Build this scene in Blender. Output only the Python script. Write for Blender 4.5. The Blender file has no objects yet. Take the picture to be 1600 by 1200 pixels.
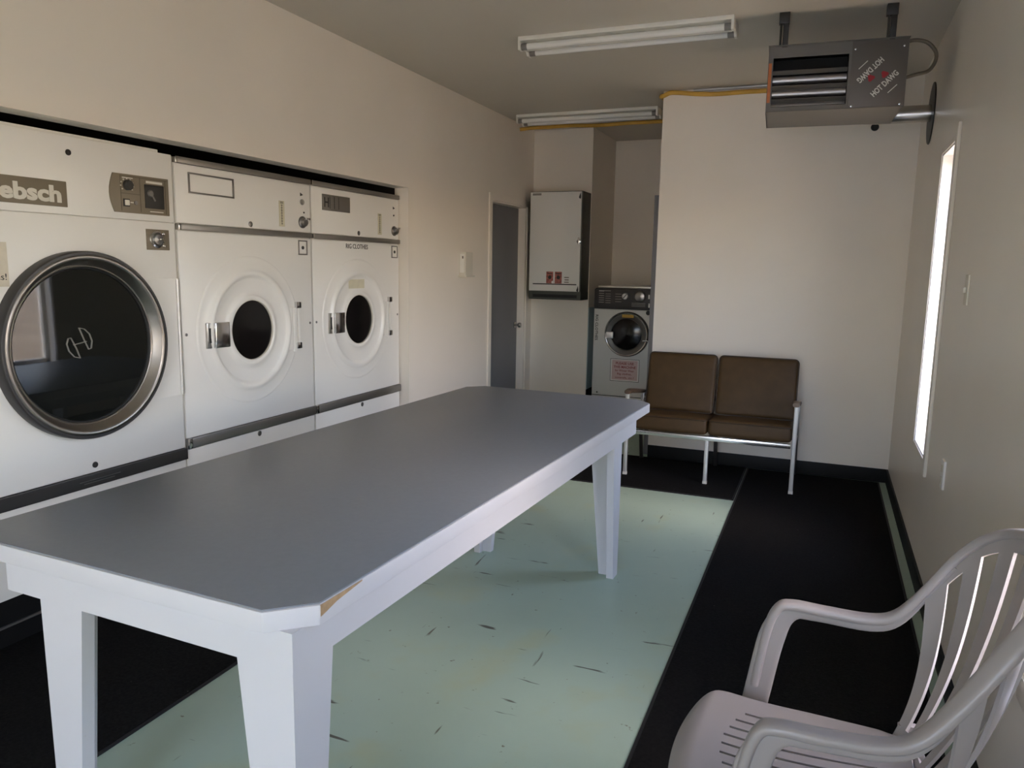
import bpy, bmesh, math, random
from mathutils import Matrix, Vector
random.seed(7)
S = bpy.context.scene
COL = S.collection
PI = math.pi

# ------------------------------------------------------------------ camera
cam_d = bpy.data.cameras.new('camera')
cam = bpy.data.objects.new('camera', cam_d)
COL.objects.link(cam)
cam_d.sensor_width = 36.0
cam_d.lens = 1190.0 / 1600.0 * 36.0
cam_d.clip_start = 0.02
cam_d.clip_end = 500
_R = Matrix(((0.92487823, -0.07313591, 0.37316403),
             (0.37988937, 0.13419139, -0.91524682),
             (0.01686201, 0.98825291, 0.15189425)))
cam.matrix_world = Matrix.Translation((0, 0, 1.5)) @ _R.to_4x4()
S.camera = cam

# ------------------------------------------------------------------ sky, sun, exposure
world = bpy.data.worlds.new('world')
S.world = world
world.use_nodes = True
wn = world.node_tree
wn.nodes.clear()
sky = wn.nodes.new('ShaderNodeTexSky')
sky.sky_type = 'NISHITA'
sky.sun_disc = False
sky.sun_elevation = math.radians(38)
sky.sun_rotation = math.radians(105)
sky.air_density = 1.0
sky.dust_density = 1.0
sky.ozone_density = 1.0
hsv = wn.nodes.new('ShaderNodeHueSaturation')
hsv.inputs['Saturation'].default_value = 1.0
bg = wn.nodes.new('ShaderNodeBackground')
bg.inputs['Strength'].default_value = 0.30
wo = wn.nodes.new('ShaderNodeOutputWorld')
wn.links.new(sky.outputs[0], hsv.inputs['Color'])
tint = wn.nodes.new('ShaderNodeMix')
tint.data_type = 'RGBA'
tint.blend_type = 'MULTIPLY'
tint.inputs['Factor'].default_value = 1.0
tint.inputs['B'].default_value = (1.03, 0.95, 1.06, 1)
wn.links.new(hsv.outputs[0], tint.inputs['A'])
wn.links.new(tint.outputs['Result'], bg.inputs['Color'])
wn.links.new(bg.outputs[0], wo.inputs['Surface'])

sun_d = bpy.data.lights.new('sun', 'SUN')
sun_d.energy = 3.6
sun_d.angle = math.radians(0.53)
sun_d.color = (1.0, 0.89, 0.77)
sun = bpy.data.objects.new('sun', sun_d)
COL.objects.link(sun)
_sd = Vector((-0.20, 1.0, -0.85)).normalized()          # direction the light travels
sun.rotation_euler = _sd.to_track_quat('-Z', 'Y').to_euler()

def portal(name, loc, rot, sx, sy):                      # sampling guides in the real openings (give no light themselves)
    d = bpy.data.lights.new(name, 'AREA')
    d.shape = 'RECTANGLE'; d.size = sx; d.size_y = sy
    d.cycles.is_portal = True
    o = bpy.data.objects.new(name, d); COL.objects.link(o)
    o.location = loc; o.rotation_euler = rot
portal('sky_portal', (0.65, 4.34, 1.355), (0, math.radians(90), 0), 1.51, 0.52)
portal('sky_portal', (0.65, 1.81, 1.355), (0, math.radians(90), 0), 1.51, 0.46)
portal('sky_portal', (-0.425, -2.28, 1.07), (math.radians(90), 0, 0), 1.25, 2.15)

S.view_settings.view_transform = 'Standard'
S.view_settings.look = 'None'
S.view_settings.gamma = 1.0
S.view_settings.use_curve_mapping = False
S.view_settings.exposure = 3.1
S.cycles.use_denoising = True
S.cycles.max_bounces = 12
S.cycles.diffuse_bounces = 8
S.cycles.sample_clamp_indirect = 8.0

# ------------------------------------------------------------------ materials
def mat(name, col, rough=0.5, metal=0.0, var=0.0, vscale=6.0, bump=0.0, bscale=200.0, spec=0.5, coat=0.0):
    m = bpy.data.materials.new(name)
    m.use_nodes = True
    nt = m.node_tree
    b = nt.nodes['Principled BSDF']
    b.inputs['Base Color'].default_value = (*col, 1)
    b.inputs['Roughness'].default_value = rough
    b.inputs['Metallic'].default_value = metal
    b.inputs['Specular IOR Level'].default_value = spec
    b.inputs['Coat Weight'].default_value = coat
    tc = nt.nodes.new('ShaderNodeTexCoord')
    if var > 0:
        n = nt.nodes.new('ShaderNodeTexNoise')
        n.inputs['Scale'].default_value = vscale
        n.inputs['Detail'].default_value = 5
        r = nt.nodes.new('ShaderNodeValToRGB')
        r.color_ramp.elements[0].position = 0.3
        r.color_ramp.elements[1].position = 0.7
        r.color_ramp.elements[0].color = (*[c * (1 - var) for c in col], 1)
        r.color_ramp.elements[1].color = (*[min(1, c * (1 + var)) for c in col], 1)
        nt.links.new(tc.outputs['Object'], n.inputs['Vector'])
        nt.links.new(n.outputs['Fac'], r.inputs['Fac'])
        nt.links.new(r.outputs['Color'], b.inputs['Base Color'])
    if bump > 0:
        n2 = nt.nodes.new('ShaderNodeTexNoise')
        n2.inputs['Scale'].default_value = bscale
        n2.inputs['Detail'].default_value = 3
        bp = nt.nodes.new('ShaderNodeBump')
        bp.inputs['Strength'].default_value = bump
        bp.inputs['Distance'].default_value = 0.002
        nt.links.new(tc.outputs['Object'], n2.inputs['Vector'])
        nt.links.new(n2.outputs['Fac'], bp.inputs['Height'])
        nt.links.new(bp.outputs['Normal'], b.inputs['Normal'])
    return m

def mix_spots(m, scale, lo, hi, col, stretch=(1, 1, 1), detail=4, rot=0.0, rough=None):
    """dirt / scuffs with a shape of their own laid over a material's base colour"""
    nt = m.node_tree
    b = nt.nodes['Principled BSDF']
    tc = nt.nodes.new('ShaderNodeTexCoord')
    mp = nt.nodes.new('ShaderNodeMapping')
    mp.inputs['Scale'].default_value = stretch
    mp.inputs['Rotation'].default_value = (0, 0, rot)
    n = nt.nodes.new('ShaderNodeTexNoise')
    n.inputs['Scale'].default_value = scale
    n.inputs['Detail'].default_value = detail
    r = nt.nodes.new('ShaderNodeValToRGB')
    r.color_ramp.elements[0].position = lo
    r.color_ramp.elements[0].color = (0, 0, 0, 1)
    r.color_ramp.elements[1].position = hi
    r.color_ramp.elements[1].color = (1, 1, 1, 1)
    mx = nt.nodes.new('ShaderNodeMix')
    mx.data_type = 'RGBA'
    nt.links.new(tc.outputs['Object'], mp.inputs['Vector'])
    nt.links.new(mp.outputs[0], n.inputs['Vector'])
    nt.links.new(n.outputs['Fac'], r.inputs['Fac'])
    nt.links.new(r.outputs['Color'], mx.inputs['Factor'])
    src = b.inputs['Base Color']
    if src.is_linked:
        nt.links.new(src.links[0].from_socket, mx.inputs['A'])
    else:
        mx.inputs['A'].default_value = src.default_value
    mx.inputs['B'].default_value = (*col, 1)
    nt.links.new(mx.outputs['Result'], src)

M = {}
M['wall'] = mat('wall_paint', (0.84, 0.775, 0.685), 0.55, var=0.02, vscale=2.0, bump=0.05, bscale=60)
M['wall_panel'] = mat('wall_panel_paint', (0.77, 0.715, 0.645), 0.32, var=0.02, vscale=2.0)
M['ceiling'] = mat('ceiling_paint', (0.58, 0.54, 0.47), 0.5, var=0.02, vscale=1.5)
M['trim'] = mat('white_trim', (0.80, 0.79, 0.76), 0.4)
M['jamb'] = mat('white_jamb', (0.86, 0.86, 0.85), 0.45)
M['floor'] = mat('green_floor_paint', (0.365, 0.475, 0.385), 0.42, var=0.06, vscale=1.7, bump=0.06, bscale=40)
mix_spots(M['floor'], 3.0, 0.60, 0.78, (0.40, 0.46, 0.30), detail=6)
mix_spots(M['floor'], 30.0, 0.70, 0.76, (0.15, 0.14, 0.09), detail=5)
mix_spots(M['floor'], 9.0, 0.685, 0.72, (0.07, 0.07, 0.05), stretch=(0.35, 2.6, 1), rot=0.9, detail=3)
mix_spots(M['floor'], 8.0, 0.70, 0.735, (0.10, 0.09, 0.06), stretch=(3.0, 0.3, 1), rot=0.25, detail=3)
M['mat_carpet'] = mat('black_carpet_mat', (0.011, 0.0105, 0.010), 0.95, var=0.35, vscale=90, bump=0.8, bscale=420, spec=0.05)
mix_spots(M['mat_carpet'], 55.0, 0.75, 0.80, (0.09, 0.085, 0.08), detail=3)
M['mat_rubber'] = mat('black_rubber_edge', (0.014, 0.014, 0.015), 0.6, spec=0.3)
M['black_vinyl'] = mat('black_vinyl', (0.006, 0.006, 0.006), 0.55, var=0.2, vscale=8, spec=0.25)
M['black'] = mat('black_matte', (0.008, 0.008, 0.008), 0.6)
M['dark_void'] = mat('void_shade_black', (0.012, 0.011, 0.010), 0.9)  # near-black colour stands in for the shade inside hollow spaces
M['grey_door'] = mat('grey_door_paint', (0.175, 0.175, 0.19), 0.45, var=0.04, vscale=3)
M['enamel'] = mat('white_enamel', (0.80, 0.785, 0.74), 0.33, var=0.015, vscale=3)
M['enamel_panel'] = mat('white_enamel_panel', (0.82, 0.805, 0.765), 0.30, var=0.01, vscale=3)
M['chrome'] = mat('chrome', (0.62, 0.61, 0.60), 0.14, 1.0)
M['brushed'] = mat('brushed_steel', (0.46, 0.445, 0.42), 0.30, 1.0, var=0.06, vscale=20)
M['bezel'] = mat('dark_steel_trim', (0.25, 0.24, 0.23), 0.30, 1.0)
M['trim_metal'] = mat('grey_metal_trim', (0.30, 0.285, 0.265), 0.36, 0.85)
M['trim_dark'] = mat('dark_band', (0.035, 0.033, 0.033), 0.35)
M['taupe'] = mat('taupe_plate', (0.20, 0.165, 0.115), 0.45)
M['taupe_dark'] = mat('taupe_line', (0.11, 0.088, 0.06), 0.5)
M['cream'] = mat('cream_ink', (0.70, 0.67, 0.59), 0.5)
M['glass_dark'] = mat('dark_glass', (0.008, 0.009, 0.008), 0.03, spec=0.45)
M['glass_dull'] = mat('dark_window', (0.006, 0.005, 0.005), 0.15, spec=0.28)
M['glass_mark'] = mat('etched_mark', (0.24, 0.235, 0.21), 0.5)
M['ink'] = mat('black_ink', (0.03, 0.028, 0.025), 0.6)
M['paper'] = mat('aged_tape_paper', (0.66, 0.61, 0.50), 0.8, var=0.06, vscale=30)
M['tape'] = mat('masking_tape', (0.62, 0.585, 0.44), 0.7, var=0.05, vscale=40)
M['table_top'] = mat('grey_laminate', (0.200, 0.218, 0.242), 0.38, var=0.03, vscale=60, bump=0.03, bscale=300)
M['table_white'] = mat('white_table_paint', (0.58, 0.58, 0.595), 0.42, var=0.015, vscale=4, bump=0.05, bscale=25)
mix_spots(M['table_white'], 26.0, 0.735, 0.80, (0.50, 0.46, 0.42), detail=5)
M['bare_wood'] = mat('bare_wood', (0.42, 0.28, 0.15), 0.6, var=0.2, vscale=40)
M['vinyl_brown'] = mat('brown_vinyl', (0.066, 0.036, 0.0125), 0.55, var=0.12, vscale=14, bump=0.22, bscale=120, spec=0.3)
M['welt'] = mat('dark_brown_piping', (0.035, 0.020, 0.011), 0.5)
M['alu'] = mat('aluminium', (0.72, 0.72, 0.71), 0.22, 1.0)
M['alu_paint'] = mat('silver_leg', (0.62, 0.61, 0.59), 0.35, 0.6)
M['wood_arm'] = mat('brown_arm_rest', (0.10, 0.062, 0.04), 0.4, var=0.15, vscale=20)
M['plastic'] = mat('taupe_plastic', (0.285, 0.258, 0.245), 0.38, var=0.02, vscale=5, bump=0.02, bscale=400)
M['heater'] = mat('heater_grey', (0.140, 0.130, 0.117), 0.42, 0.25, var=0.04, vscale=8)
M['heater_panel'] = mat('heater_dark_panel', (0.105, 0.092, 0.082), 0.45, 0.1)
M['heat_tube'] = mat('heat_exchanger_metal', (0.34, 0.32, 0.31), 0.36, 1.0)
M['orange'] = mat('orange_label', (0.50, 0.155, 0.045), 0.5, var=0.1, vscale=30)
M['red'] = mat('red_print', (0.30, 0.012, 0.018), 0.5)
M['grey_ink'] = mat('light_grey_print', (0.60, 0.59, 0.55), 0.5)
M['galv'] = mat('galvanised_pipe', (0.60, 0.58, 0.55), 0.24, 1.0)
M['conduit'] = mat('grey_conduit', (0.55, 0.55, 0.54), 0.4, 0.6)
M['yellow'] = mat('yellow_tubing', (0.62, 0.36, 0.055), 0.45, var=0.12, vscale=12)
M['fixture'] = mat('fixture_white', (0.78, 0.76, 0.70), 0.40)
M['tube'] = mat('fluorescent_tube_glass', (0.80, 0.79, 0.76), 0.12)
M['tube_end'] = mat('tube_end_grey', (0.22, 0.205, 0.19), 0.5)
M['disp_body'] = mat('dispenser_dark_grey', (0.060, 0.064, 0.052), 0.45)
M['disp_panel'] = mat('dispenser_white', (0.78, 0.77, 0.73), 0.38)
M['sticker'] = mat('red_brown_sticker', (0.36, 0.12, 0.095), 0.6, var=0.45, vscale=60)
M['washer_white'] = mat('washer_white', (0.60, 0.60, 0.575), 0.4)
M['washer_black'] = mat('washer_black_panel', (0.016, 0.013, 0.013), 0.38)
M['blue_panel'] = mat('pale_blue_panel', (0.34, 0.42, 0.44), 0.5)
M['sign_pink'] = mat('pink_sign', (0.60, 0.44, 0.42), 0.6)
M['sign_ink'] = mat('sign_red_ink', (0.25, 0.035, 0.035), 0.6)
M['warn'] = mat('amber_label', (0.48, 0.29, 0.03), 0.5)
M['beige_plastic'] = mat('beige_plastic', (0.66, 0.62, 0.53), 0.45)
M['ground'] = mat('dry_ground', (0.52, 0.385, 0.24), 0.9, var=0.25, vscale=0.8)

def pane_mat():
    m = bpy.data.materials.new('window_glass')
    m.use_nodes = True
    nt = m.node_tree
    nt.nodes.clear()
    o = nt.nodes.new('ShaderNodeOutputMaterial')
    t = nt.nodes.new('ShaderNodeBsdfTransparent')
    t.inputs[0].default_value = (0.93, 0.95, 0.94, 1)
    g = nt.nodes.new('ShaderNodeBsdfGlossy')
    g.inputs['Roughness'].default_value = 0.01
    lw = nt.nodes.new('ShaderNodeLayerWeight')
    lw.inputs['Blend'].default_value = 0.5
    pw = nt.nodes.new('ShaderNodeMath'); pw.operation = 'POWER'; pw.inputs[1].default_value = 5.0
    f = nt.nodes.new('ShaderNodeMath'); f.operation = 'MULTIPLY_ADD'; f.inputs[1].default_value = 0.9; f.inputs[2].default_value = 0.04
    nt.links.new(lw.outputs['Facing'], pw.inputs[0])
    nt.links.new(pw.outputs[0], f.inputs[0])
    mx = nt.nodes.new('ShaderNodeMixShader')
    nt.links.new(f.outputs[0], mx.inputs[0])
    nt.links.new(t.outputs[0], mx.inputs[1])
    nt.links.new(g.outputs[0], mx.inputs[2])
    nt.links.new(mx.outputs[0], o.inputs['Surface'])
    return m
M['pane'] = pane_mat()
M['black_steel'] = mat('black_painted_steel', (0.022, 0.020, 0.018), 0.45)
M['washer_ring'] = mat('dark_porthole_ring', (0.075, 0.072, 0.066), 0.38, 0.4)
M['door_steel'] = mat('dished_steel', (0.36, 0.335, 0.305), 0.34, 1.0, var=0.05, vscale=15)

# ------------------------------------------------------------------ mesh helpers
class MB:
    """collects shapes; every MB becomes ONE mesh object"""
    def __init__(s):
        s.bm = bmesh.new()
    def _merge(s, b, mtx=None):
        if mtx is not None:
            b.transform(mtx)
        me = bpy.data.meshes.new('tmp')
        b.to_mesh(me); b.free()
        s.bm.from_mesh(me)
        bpy.data.meshes.remove(me)
        return s
    def box(s, x0, x1, y0, y1, z0, z1, bev=0.0, seg=2, mtx=None):
        b = bmesh.new()
        bmesh.ops.create_cube(b, size=1.0)
        b.transform(Matrix.Translation(((x0 + x1) / 2, (y0 + y1) / 2, (z0 + z1) / 2)) @
                    Matrix.Diagonal((abs(x1 - x0), abs(y1 - y0), abs(z1 - z0), 1)))
        if bev > 0:
            bmesh.ops.bevel(b, geom=b.edges[:], offset=bev, segments=seg, profile=0.6, affect='EDGES')
        return s._merge(b, mtx)
    def hexa(s, pts, bev=0.0):
        """eight corners: bottom four counter-clockwise, then top four"""
        b = bmesh.new()
        v = [b.verts.new(p) for p in pts]
        for f in ((3, 2, 1, 0), (4, 5, 6, 7), (0, 1, 5, 4), (1, 2, 6, 5), (2, 3, 7, 6), (3, 0, 4, 7)):
            b.faces.new([v[i] for i in f])
        bmesh.ops.recalc_face_normals(b, faces=b.faces[:])
        if bev > 0:
            bmesh.ops.bevel(b, geom=b.edges[:], offset=bev, segments=2, profile=0.6, affect='EDGES')
        return s._merge(b)
    def prism(s, poly, axis, a0, a1, bev=0.0):
        """polygon (2-D) extruded along axis: x -> poly is (y,z), y -> (x,z), z -> (x,y)"""
        def pt(p, a):
            return {'x': (a, p[0], p[1]), 'y': (p[0], a, p[1]), 'z': (p[0], p[1], a)}[axis]
        b = bmesh.new()
        lo = [b.verts.new(pt(p, a0)) for p in poly]
        hi = [b.verts.new(pt(p, a1)) for p in poly]
        n = len(poly)
        b.faces.new(lo); b.faces.new(hi)
        for i in range(n):
            b.faces.new((lo[i], lo[(i + 1) % n], hi[(i + 1) % n], hi[i]))
        bmesh.ops.recalc_face_normals(b, faces=b.faces[:])
        if bev > 0:
            bmesh.ops.bevel(b, geom=b.edges[:], offset=bev, segments=2, profile=0.6, affect='EDGES')
        return s._merge(b)
    def lathe(s, prof, c, axis='x', seg=64, cap0=False, cap1=False):
        """profile of (radius, offset along axis) turned round the axis through c"""
        b = bmesh.new()
        rings = []
        for r, d in prof:
            ring = []
            for i in range(seg):
                a = 2 * PI * i / seg
                u, w = r * math.cos(a), r * math.sin(a)
                p = {'x': (d, u, w), 'y': (u, d, w), 'z': (u, w, d)}[axis]
                ring.append(b.verts.new((c[0] + p[0], c[1] + p[1], c[2] + p[2])))
            rings.append(ring)
        for A, B in zip(rings[:-1], rings[1:]):
            for i in range(seg):
                b.faces.new((A[i], A[(i + 1) % seg], B[(i + 1) % seg], B[i]))
        if cap0: b.faces.new(rings[0])
        if cap1: b.faces.new(rings[-1])
        bmesh.ops.recalc_face_normals(b, faces=b.faces[:])
        return s._merge(b)
    def tube(s, path, r, seg=10, closed_ends=True, rs=None):
        return s.sweep(path, [(rs[i] if rs else r,) * 2 for i in range(len(path))], shape='round', seg=seg)
    def sweep(s, path, wh, shape='rect', seg=10, up=None, corner=0.3, lateral=None):
        """sweep an ellipse or rounded rectangle (half sizes w,h) along path; lateral = direction of w"""
        P = [Vector(p) for p in path]
        if shape == 'round':
            prof = [(math.cos(2 * PI * i / seg), math.sin(2 * PI * i / seg)) for i in range(seg)]
        else:
            c = corner
            prof = [(1, -1 + c), (1, 1 - c), (1 - c * .3, 1 - c * .3), (1 - c, 1), (-1 + c, 1), (-1 + c * .3, 1 - c * .3),
                    (-1, 1 - c), (-1, -1 + c), (-1 + c * .3, -1 + c * .3), (-1 + c, -1), (1 - c, -1), (1 - c * .3, -1 + c * .3)]
        b = bmesh.new()
        rings = []
        prev = None
        for i, p in enumerate(P):
            t = (P[min(i + 1, len(P) - 1)] - P[max(i - 1, 0)])
            t = t.normalized() if t.length > 1e-9 else Vector((0, 0, 1))
            if lateral is not None:
                L = Vector(lateral[i] if isinstance(lateral, list) else lateral)
                L = (L - t * L.dot(t)).normalized()
            elif prev is None:
                a = Vector((0, 0, 1)) if abs(t.z) < 0.9 else Vector((1, 0, 0))
                L = t.cross(a).normalized()
            else:
                L = (prev - t * prev.dot(t)).normalized()
            prev = L
            N = t.cross(L).normalized()
            w, h = wh[i] if isinstance(wh, list) else wh
            rings.append([b.verts.new(p + L * (u * w) + N * (v * h)) for u, v in prof])
        n = len(prof)
        for A, B in zip(rings[:-1], rings[1:]):
            for i in range(n):
                b.faces.new((A[i], A[(i + 1) % n], B[(i + 1) % n], B[i]))
        b.faces.new(rings[0]); b.faces.new(rings[-1])
        bmesh.ops.recalc_face_normals(b, faces=b.faces[:])
        return s._merge(b)
    def text(s, string, center, right, up, w, h, depth=0.002, bold=0.0, keep=False):
        """lettering fitted into a w x h box on a face"""
        cu = bpy.data.curves.new('t', 'FONT')
        cu.body = string
        cu.size = 1.0
        cu.extrude = 0.0
        cu.offset = bold
        cu.resolution_u = 3
        cu.align_x = 'CENTER'
        ob = bpy.data.objects.new('t', cu)
        COL.objects.link(ob)
        dg = bpy.context.evaluated_depsgraph_get()
        me = bpy.data.meshes.new_from_object(ob.evaluated_get(dg))
        b = bmesh.new(); b.from_mesh(me)
        bpy.data.objects.remove(ob); bpy.data.curves.remove(cu); bpy.data.meshes.remove(me)
        xs = [v.co.x for v in b.verts]; ys = [v.co.y for v in b.verts]
        cx, cy = (min(xs) + max(xs)) / 2, (min(ys) + max(ys)) / 2
        sx = w / (max(xs) - min(xs)); sy = h / (max(ys) - min(ys))
        if keep: sy = sx
        Rv = Vector(right).normalized(); Uv = Vector(up).normalized(); Nv = Rv.cross(Uv)
        for v in b.verts:
            q = Vector(center) + Rv * ((v.co.x - cx) * sx) + Uv * ((v.co.y - cy) * sy) + Nv * depth
            v.co = q
        f0 = b.faces[:]
        r = bmesh.ops.extrude_face_region(b, geom=f0)
        vs = [e for e in r['geom'] if isinstance(e, bmesh.types.BMVert)]
        bmesh.ops.translate(b, verts=vs, vec=Nv * -depth * 0.9)
        bmesh.ops.recalc_face_normals(b, faces=b.faces[:])
        return s._merge(b)
    def rot(s, mtx):
        s.bm.transform(mtx); return s

def finish(name, mb, m, smooth=True, ang=32):
    me = bpy.data.meshes.new(name)
    mb.bm.to_mesh(me); mb.bm.free()
    me.materials.append(m)
    if smooth:
        for p in me.polygons: p.use_smooth = True
        me.set_sharp_from_angle(angle=math.radians(ang))
    o = bpy.data.objects.new(name, me)
    COL.objects.link(o)
    return o

ORIG = {}                                               # world origin of every thing whose parts are authored in world space
def thing(name, label, cat, loc, rz=0.0, group=None):
    o = bpy.data.objects.new(name, None)
    COL.objects.link(o)
    o.empty_display_size = 0.1
    o.location = loc
    o.rotation_euler = (0, 0, rz)
    o['label'] = label; o['category'] = cat
    if group: o['group'] = group
    ORIG[o] = Vector((0, 0, 0)) if rz else Vector(loc)
    return o
def part(name, mb, m, parent, label=None, ang=32):
    org = ORIG[parent]
    mb.bm.transform(Matrix.Translation(-org))
    o = finish(name, mb, m, ang=ang)
    o.parent = parent
    ORIG[o] = org
    if label: o['label'] = label
    return o
def single(name, mb, m, label=None, cat=None, group=None, kind=None, ang=32):
    vs = [v.co for v in mb.bm.verts]
    lo = Vector((min(v.x for v in vs), min(v.y for v in vs), min(v.z for v in vs)))
    hi = Vector((max(v.x for v in vs), max(v.y for v in vs), max(v.z for v in vs)))
    c = Vector(((lo.x + hi.x) / 2, (lo.y + hi.y) / 2, lo.z))
    mb.bm.transform(Matrix.Translation(-c))
    o = finish(name, mb, m, ang=ang)
    o.location = c
    ORIG[o] = c
    if label: o['label'] = label
    if cat: o['category'] = cat
    if group: o['group'] = group
    if kind: o['kind'] = kind
    return o
def struct(name, mb, m, label, cat):
    return single(name, mb, m, label, cat, kind='structure')
def slab_holes(mb, axis, a0, a1, u0, u1, z0, z1, holes):
    """wall slab (thickness a0..a1 along axis) with rectangular holes (u0,u1,z0,z1)"""
    us = sorted({u0, u1, *[h[0] for h in holes], *[h[1] for h in holes]})
    zs = sorted({z0, z1, *[h[2] for h in holes], *[h[3] for h in holes]})
    for i in range(len(us) - 1):
        for j in range(len(zs) - 1):
            uc, zc = (us[i] + us[i + 1]) / 2, (zs[j] + zs[j + 1]) / 2
            if any(h[0] < uc < h[1] and h[2] < zc < h[3] for h in holes): continue
            if axis == 'x': mb.box(a0, a1, us[i], us[i + 1], zs[j], zs[j + 1])
            else: mb.box(us[i], us[i + 1], a0, a1, zs[j], zs[j + 1])
    bmesh.ops.remove_doubles(mb.bm, verts=mb.bm.verts[:], dist=1e-5)
    # faces shared by two cells are inside the wall: drop them
    seen = {}
    for f in mb.bm.faces[:]:
        k = tuple(sorted(v.index for v in f.verts))
        seen.setdefault(k, []).append(f)
    dead = []
    mb.bm.verts.index_update()
    seen = {}
    for f in mb.bm.faces[:]:
        seen.setdefault(frozenset(v.index for v in f.verts), []).append(f)
    for fs in seen.values():
        if len(fs) > 1: dead += fs
    if dead: bmesh.ops.delete(mb.bm, geom=dead, context='FACES_ONLY')
    return mb

# ------------------------------------------------------------------ room shell
XL, XR, YB, YF, ZC = -2.765, 0.505, 5.985, -2.10, 2.827
XA, YA, YAB = -2.163, 7.26, 8.10                       # alcove: return wall, cabinet wall, back
XBL = -1.245                                           # left corner of the projecting back wall
W1 = (4.08, 4.60, 0.60, 2.11)
W2 = (1.58, 2.04, 0.60, 2.11)
DOOR1 = (6.235, 7.08, 0.0, 2.077)

struct('floor', MB().box(-3.75, 0.64, -2.9, 8.3, -0.12, 0.0), M['floor'], 'pale green painted floor with scuffs, seen under the table', 'floor')
struct('ceiling', MB().box(-3.75, 0.64, -4.1, 8.3, ZC, ZC + 0.12), M['ceiling'], 'plain off-white ceiling with two strip lights', 'ceiling')  # runs past the front wall as an added overhang that blocks sun
struct('wall_left', slab_holes(MB(), 'x', XL - 0.11, XL, YF, 7.30, 0, ZC, [(0.62, 4.795, 0.0, 2.035), DOOR1]), M['wall'],
       'cream left wall framing the three built-in dryers', 'wall')
struct('wall_right', slab_holes(MB(), 'x', XR, XR + 0.13, YF, YB + 0.2, 0, ZC, [W1, W2]), M['wall_panel'],
       'smooth cream right wall with a narrow bright window', 'wall')
struct('wall_front', slab_holes(MB(), 'y', YF - 0.15, YF, -3.75, 0.75, 0, ZC, [(-1.05, 0.20, 0.0, 2.15)]), M['wall'],
       'cream front wall behind the camera with an open doorway', 'wall')
struct('wall_back', MB().box(XBL, XR + 0.2, YB, 8.30, 0, ZC), M['wall'], 'cream back wall block behind the brown settee', 'wall')
_a = MB(); _a.box(XL - 0.11, XA, YA, YAB + 0.2, 0, ZC)
struct('wall_alcove', _a, M['wall'], 'narrow cream wall carrying the white dispenser cabinet', 'wall')
struct('wall_alcove_back', MB().box(XA, XBL, YAB, YAB + 0.2, 0, ZC), M['wall'], 'shaded cream wall at the back of the washer alcove', 'wall')
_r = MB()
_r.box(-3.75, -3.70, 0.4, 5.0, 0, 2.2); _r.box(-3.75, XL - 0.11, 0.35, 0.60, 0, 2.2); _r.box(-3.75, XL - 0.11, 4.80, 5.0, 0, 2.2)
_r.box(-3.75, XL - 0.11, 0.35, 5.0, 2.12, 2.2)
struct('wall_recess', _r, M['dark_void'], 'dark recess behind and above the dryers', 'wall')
_r = MB().box(-3.75, -3.6, 5.0, 7.5, 0, ZC)
_r.box(-3.6, XL - 0.11, 5.0, 5.1, 0, ZC)
struct('wall_side_room', _r, M['wall'], 'wall of the side room behind the grey door', 'wall')

# baseboards
struct('baseboard_back', MB().box(XBL, XR - 0.012, YB - 0.010, YB, 0, 0.10, 0.003), M['black_vinyl'], 'black vinyl baseboard under the back wall', 'baseboard')
struct('baseboard_right', MB().box(XR - 0.012, XR, YF, YB, 0, 0.10, 0.003), M['black_vinyl'], 'black vinyl baseboard along the right wall', 'baseboard')
_b = MB(); _b.box(XL, XL + 0.010, 4.80, 6.17, 0, 0.10, 0.003); _b.box(XL, XA, YA - 0.010, YA, 0, 0.10, 0.003); _b.box(XA, XA + 0.010, YA, YAB, 0, 0.30, 0.003)
struct('baseboard_left', _b, M['black_vinyl'], 'black vinyl baseboard along the left wall and alcove', 'baseboard')

# windows
def window(n, W, label):
    y0, y1, z0, z1 = W
    f = MB()
    x0, x1 = XR + 0.080, XR + 0.125
    for a in ((y0, y0 + 0.045, z0, z1), (y1 - 0.045, y1, z0, z1), (y0, y1, z0, z0 + 0.045), (y0, y1, z1 - 0.045, z1)):
        f.box(x0, x1, a[0], a[1], a[2], a[3], 0.004)
    w = single('window_%d' % n, f, M['jamb'], label, 'window', kind='structure')
    part('pane', MB().box(XR + 0.100, XR + 0.106, y0 + 0.04, y1 - 0.04, z0 + 0.04, z1 - 0.04), M['pane'], w)
    j = MB()
    t = 0.008
    j.box(XR, XR + 0.13, y1 - t, y1, z0, z1); j.box(XR, XR + 0.13, y0, y0 + t, z0, z1)
    j.box(XR, XR + 0.13, y0, y1, z0, z0 + t); j.box(XR, XR + 0.13, y0, y1, z1 - t, z1)
    part('jamb_lining', j, M['jamb'], w)
    return w
window(1, W1, 'narrow tall window in the right wall glaring white')
window(2, W2, 'window in the right wall behind the plastic chair')
def casing(W, near_w):
    y0, y1, z0, z1 = W
    c = MB()
    c.box(XR - 0.016, XR, y0 - near_w, y0, z0 - 0.06, z1 + 0.065, 0.006)
    c.box(XR - 0.007, XR, y1, y1 + 0.030, z0 - 0.03, z1 + 0.03, 0.003)
    c.box(XR - 0.007, XR, y0, y1, z1, z1 + 0.028, 0.003)
    c.box(XR - 0.007, XR, y0, y1, z0 - 0.028, z0, 0.003)
    return c
struct('trim_1', casing(W1, 0.065), M['wall_panel'], 'painted moulding round the narrow right window', 'trim')
_c = MB(); y0, y1, z0, z1 = W2
for a in ((y0 - 0.10, y0, z0 - 0.10, z1 + 0.10), (y1, y1 + 0.10, z0 - 0.10, z1 + 0.10), (y0, y1, z1, z1 + 0.10), (y0, y1, z0 - 0.10, z0)):
    _c.box(XR - 0.014, XR, a[0], a[1], a[2], a[3], 0.004)
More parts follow.
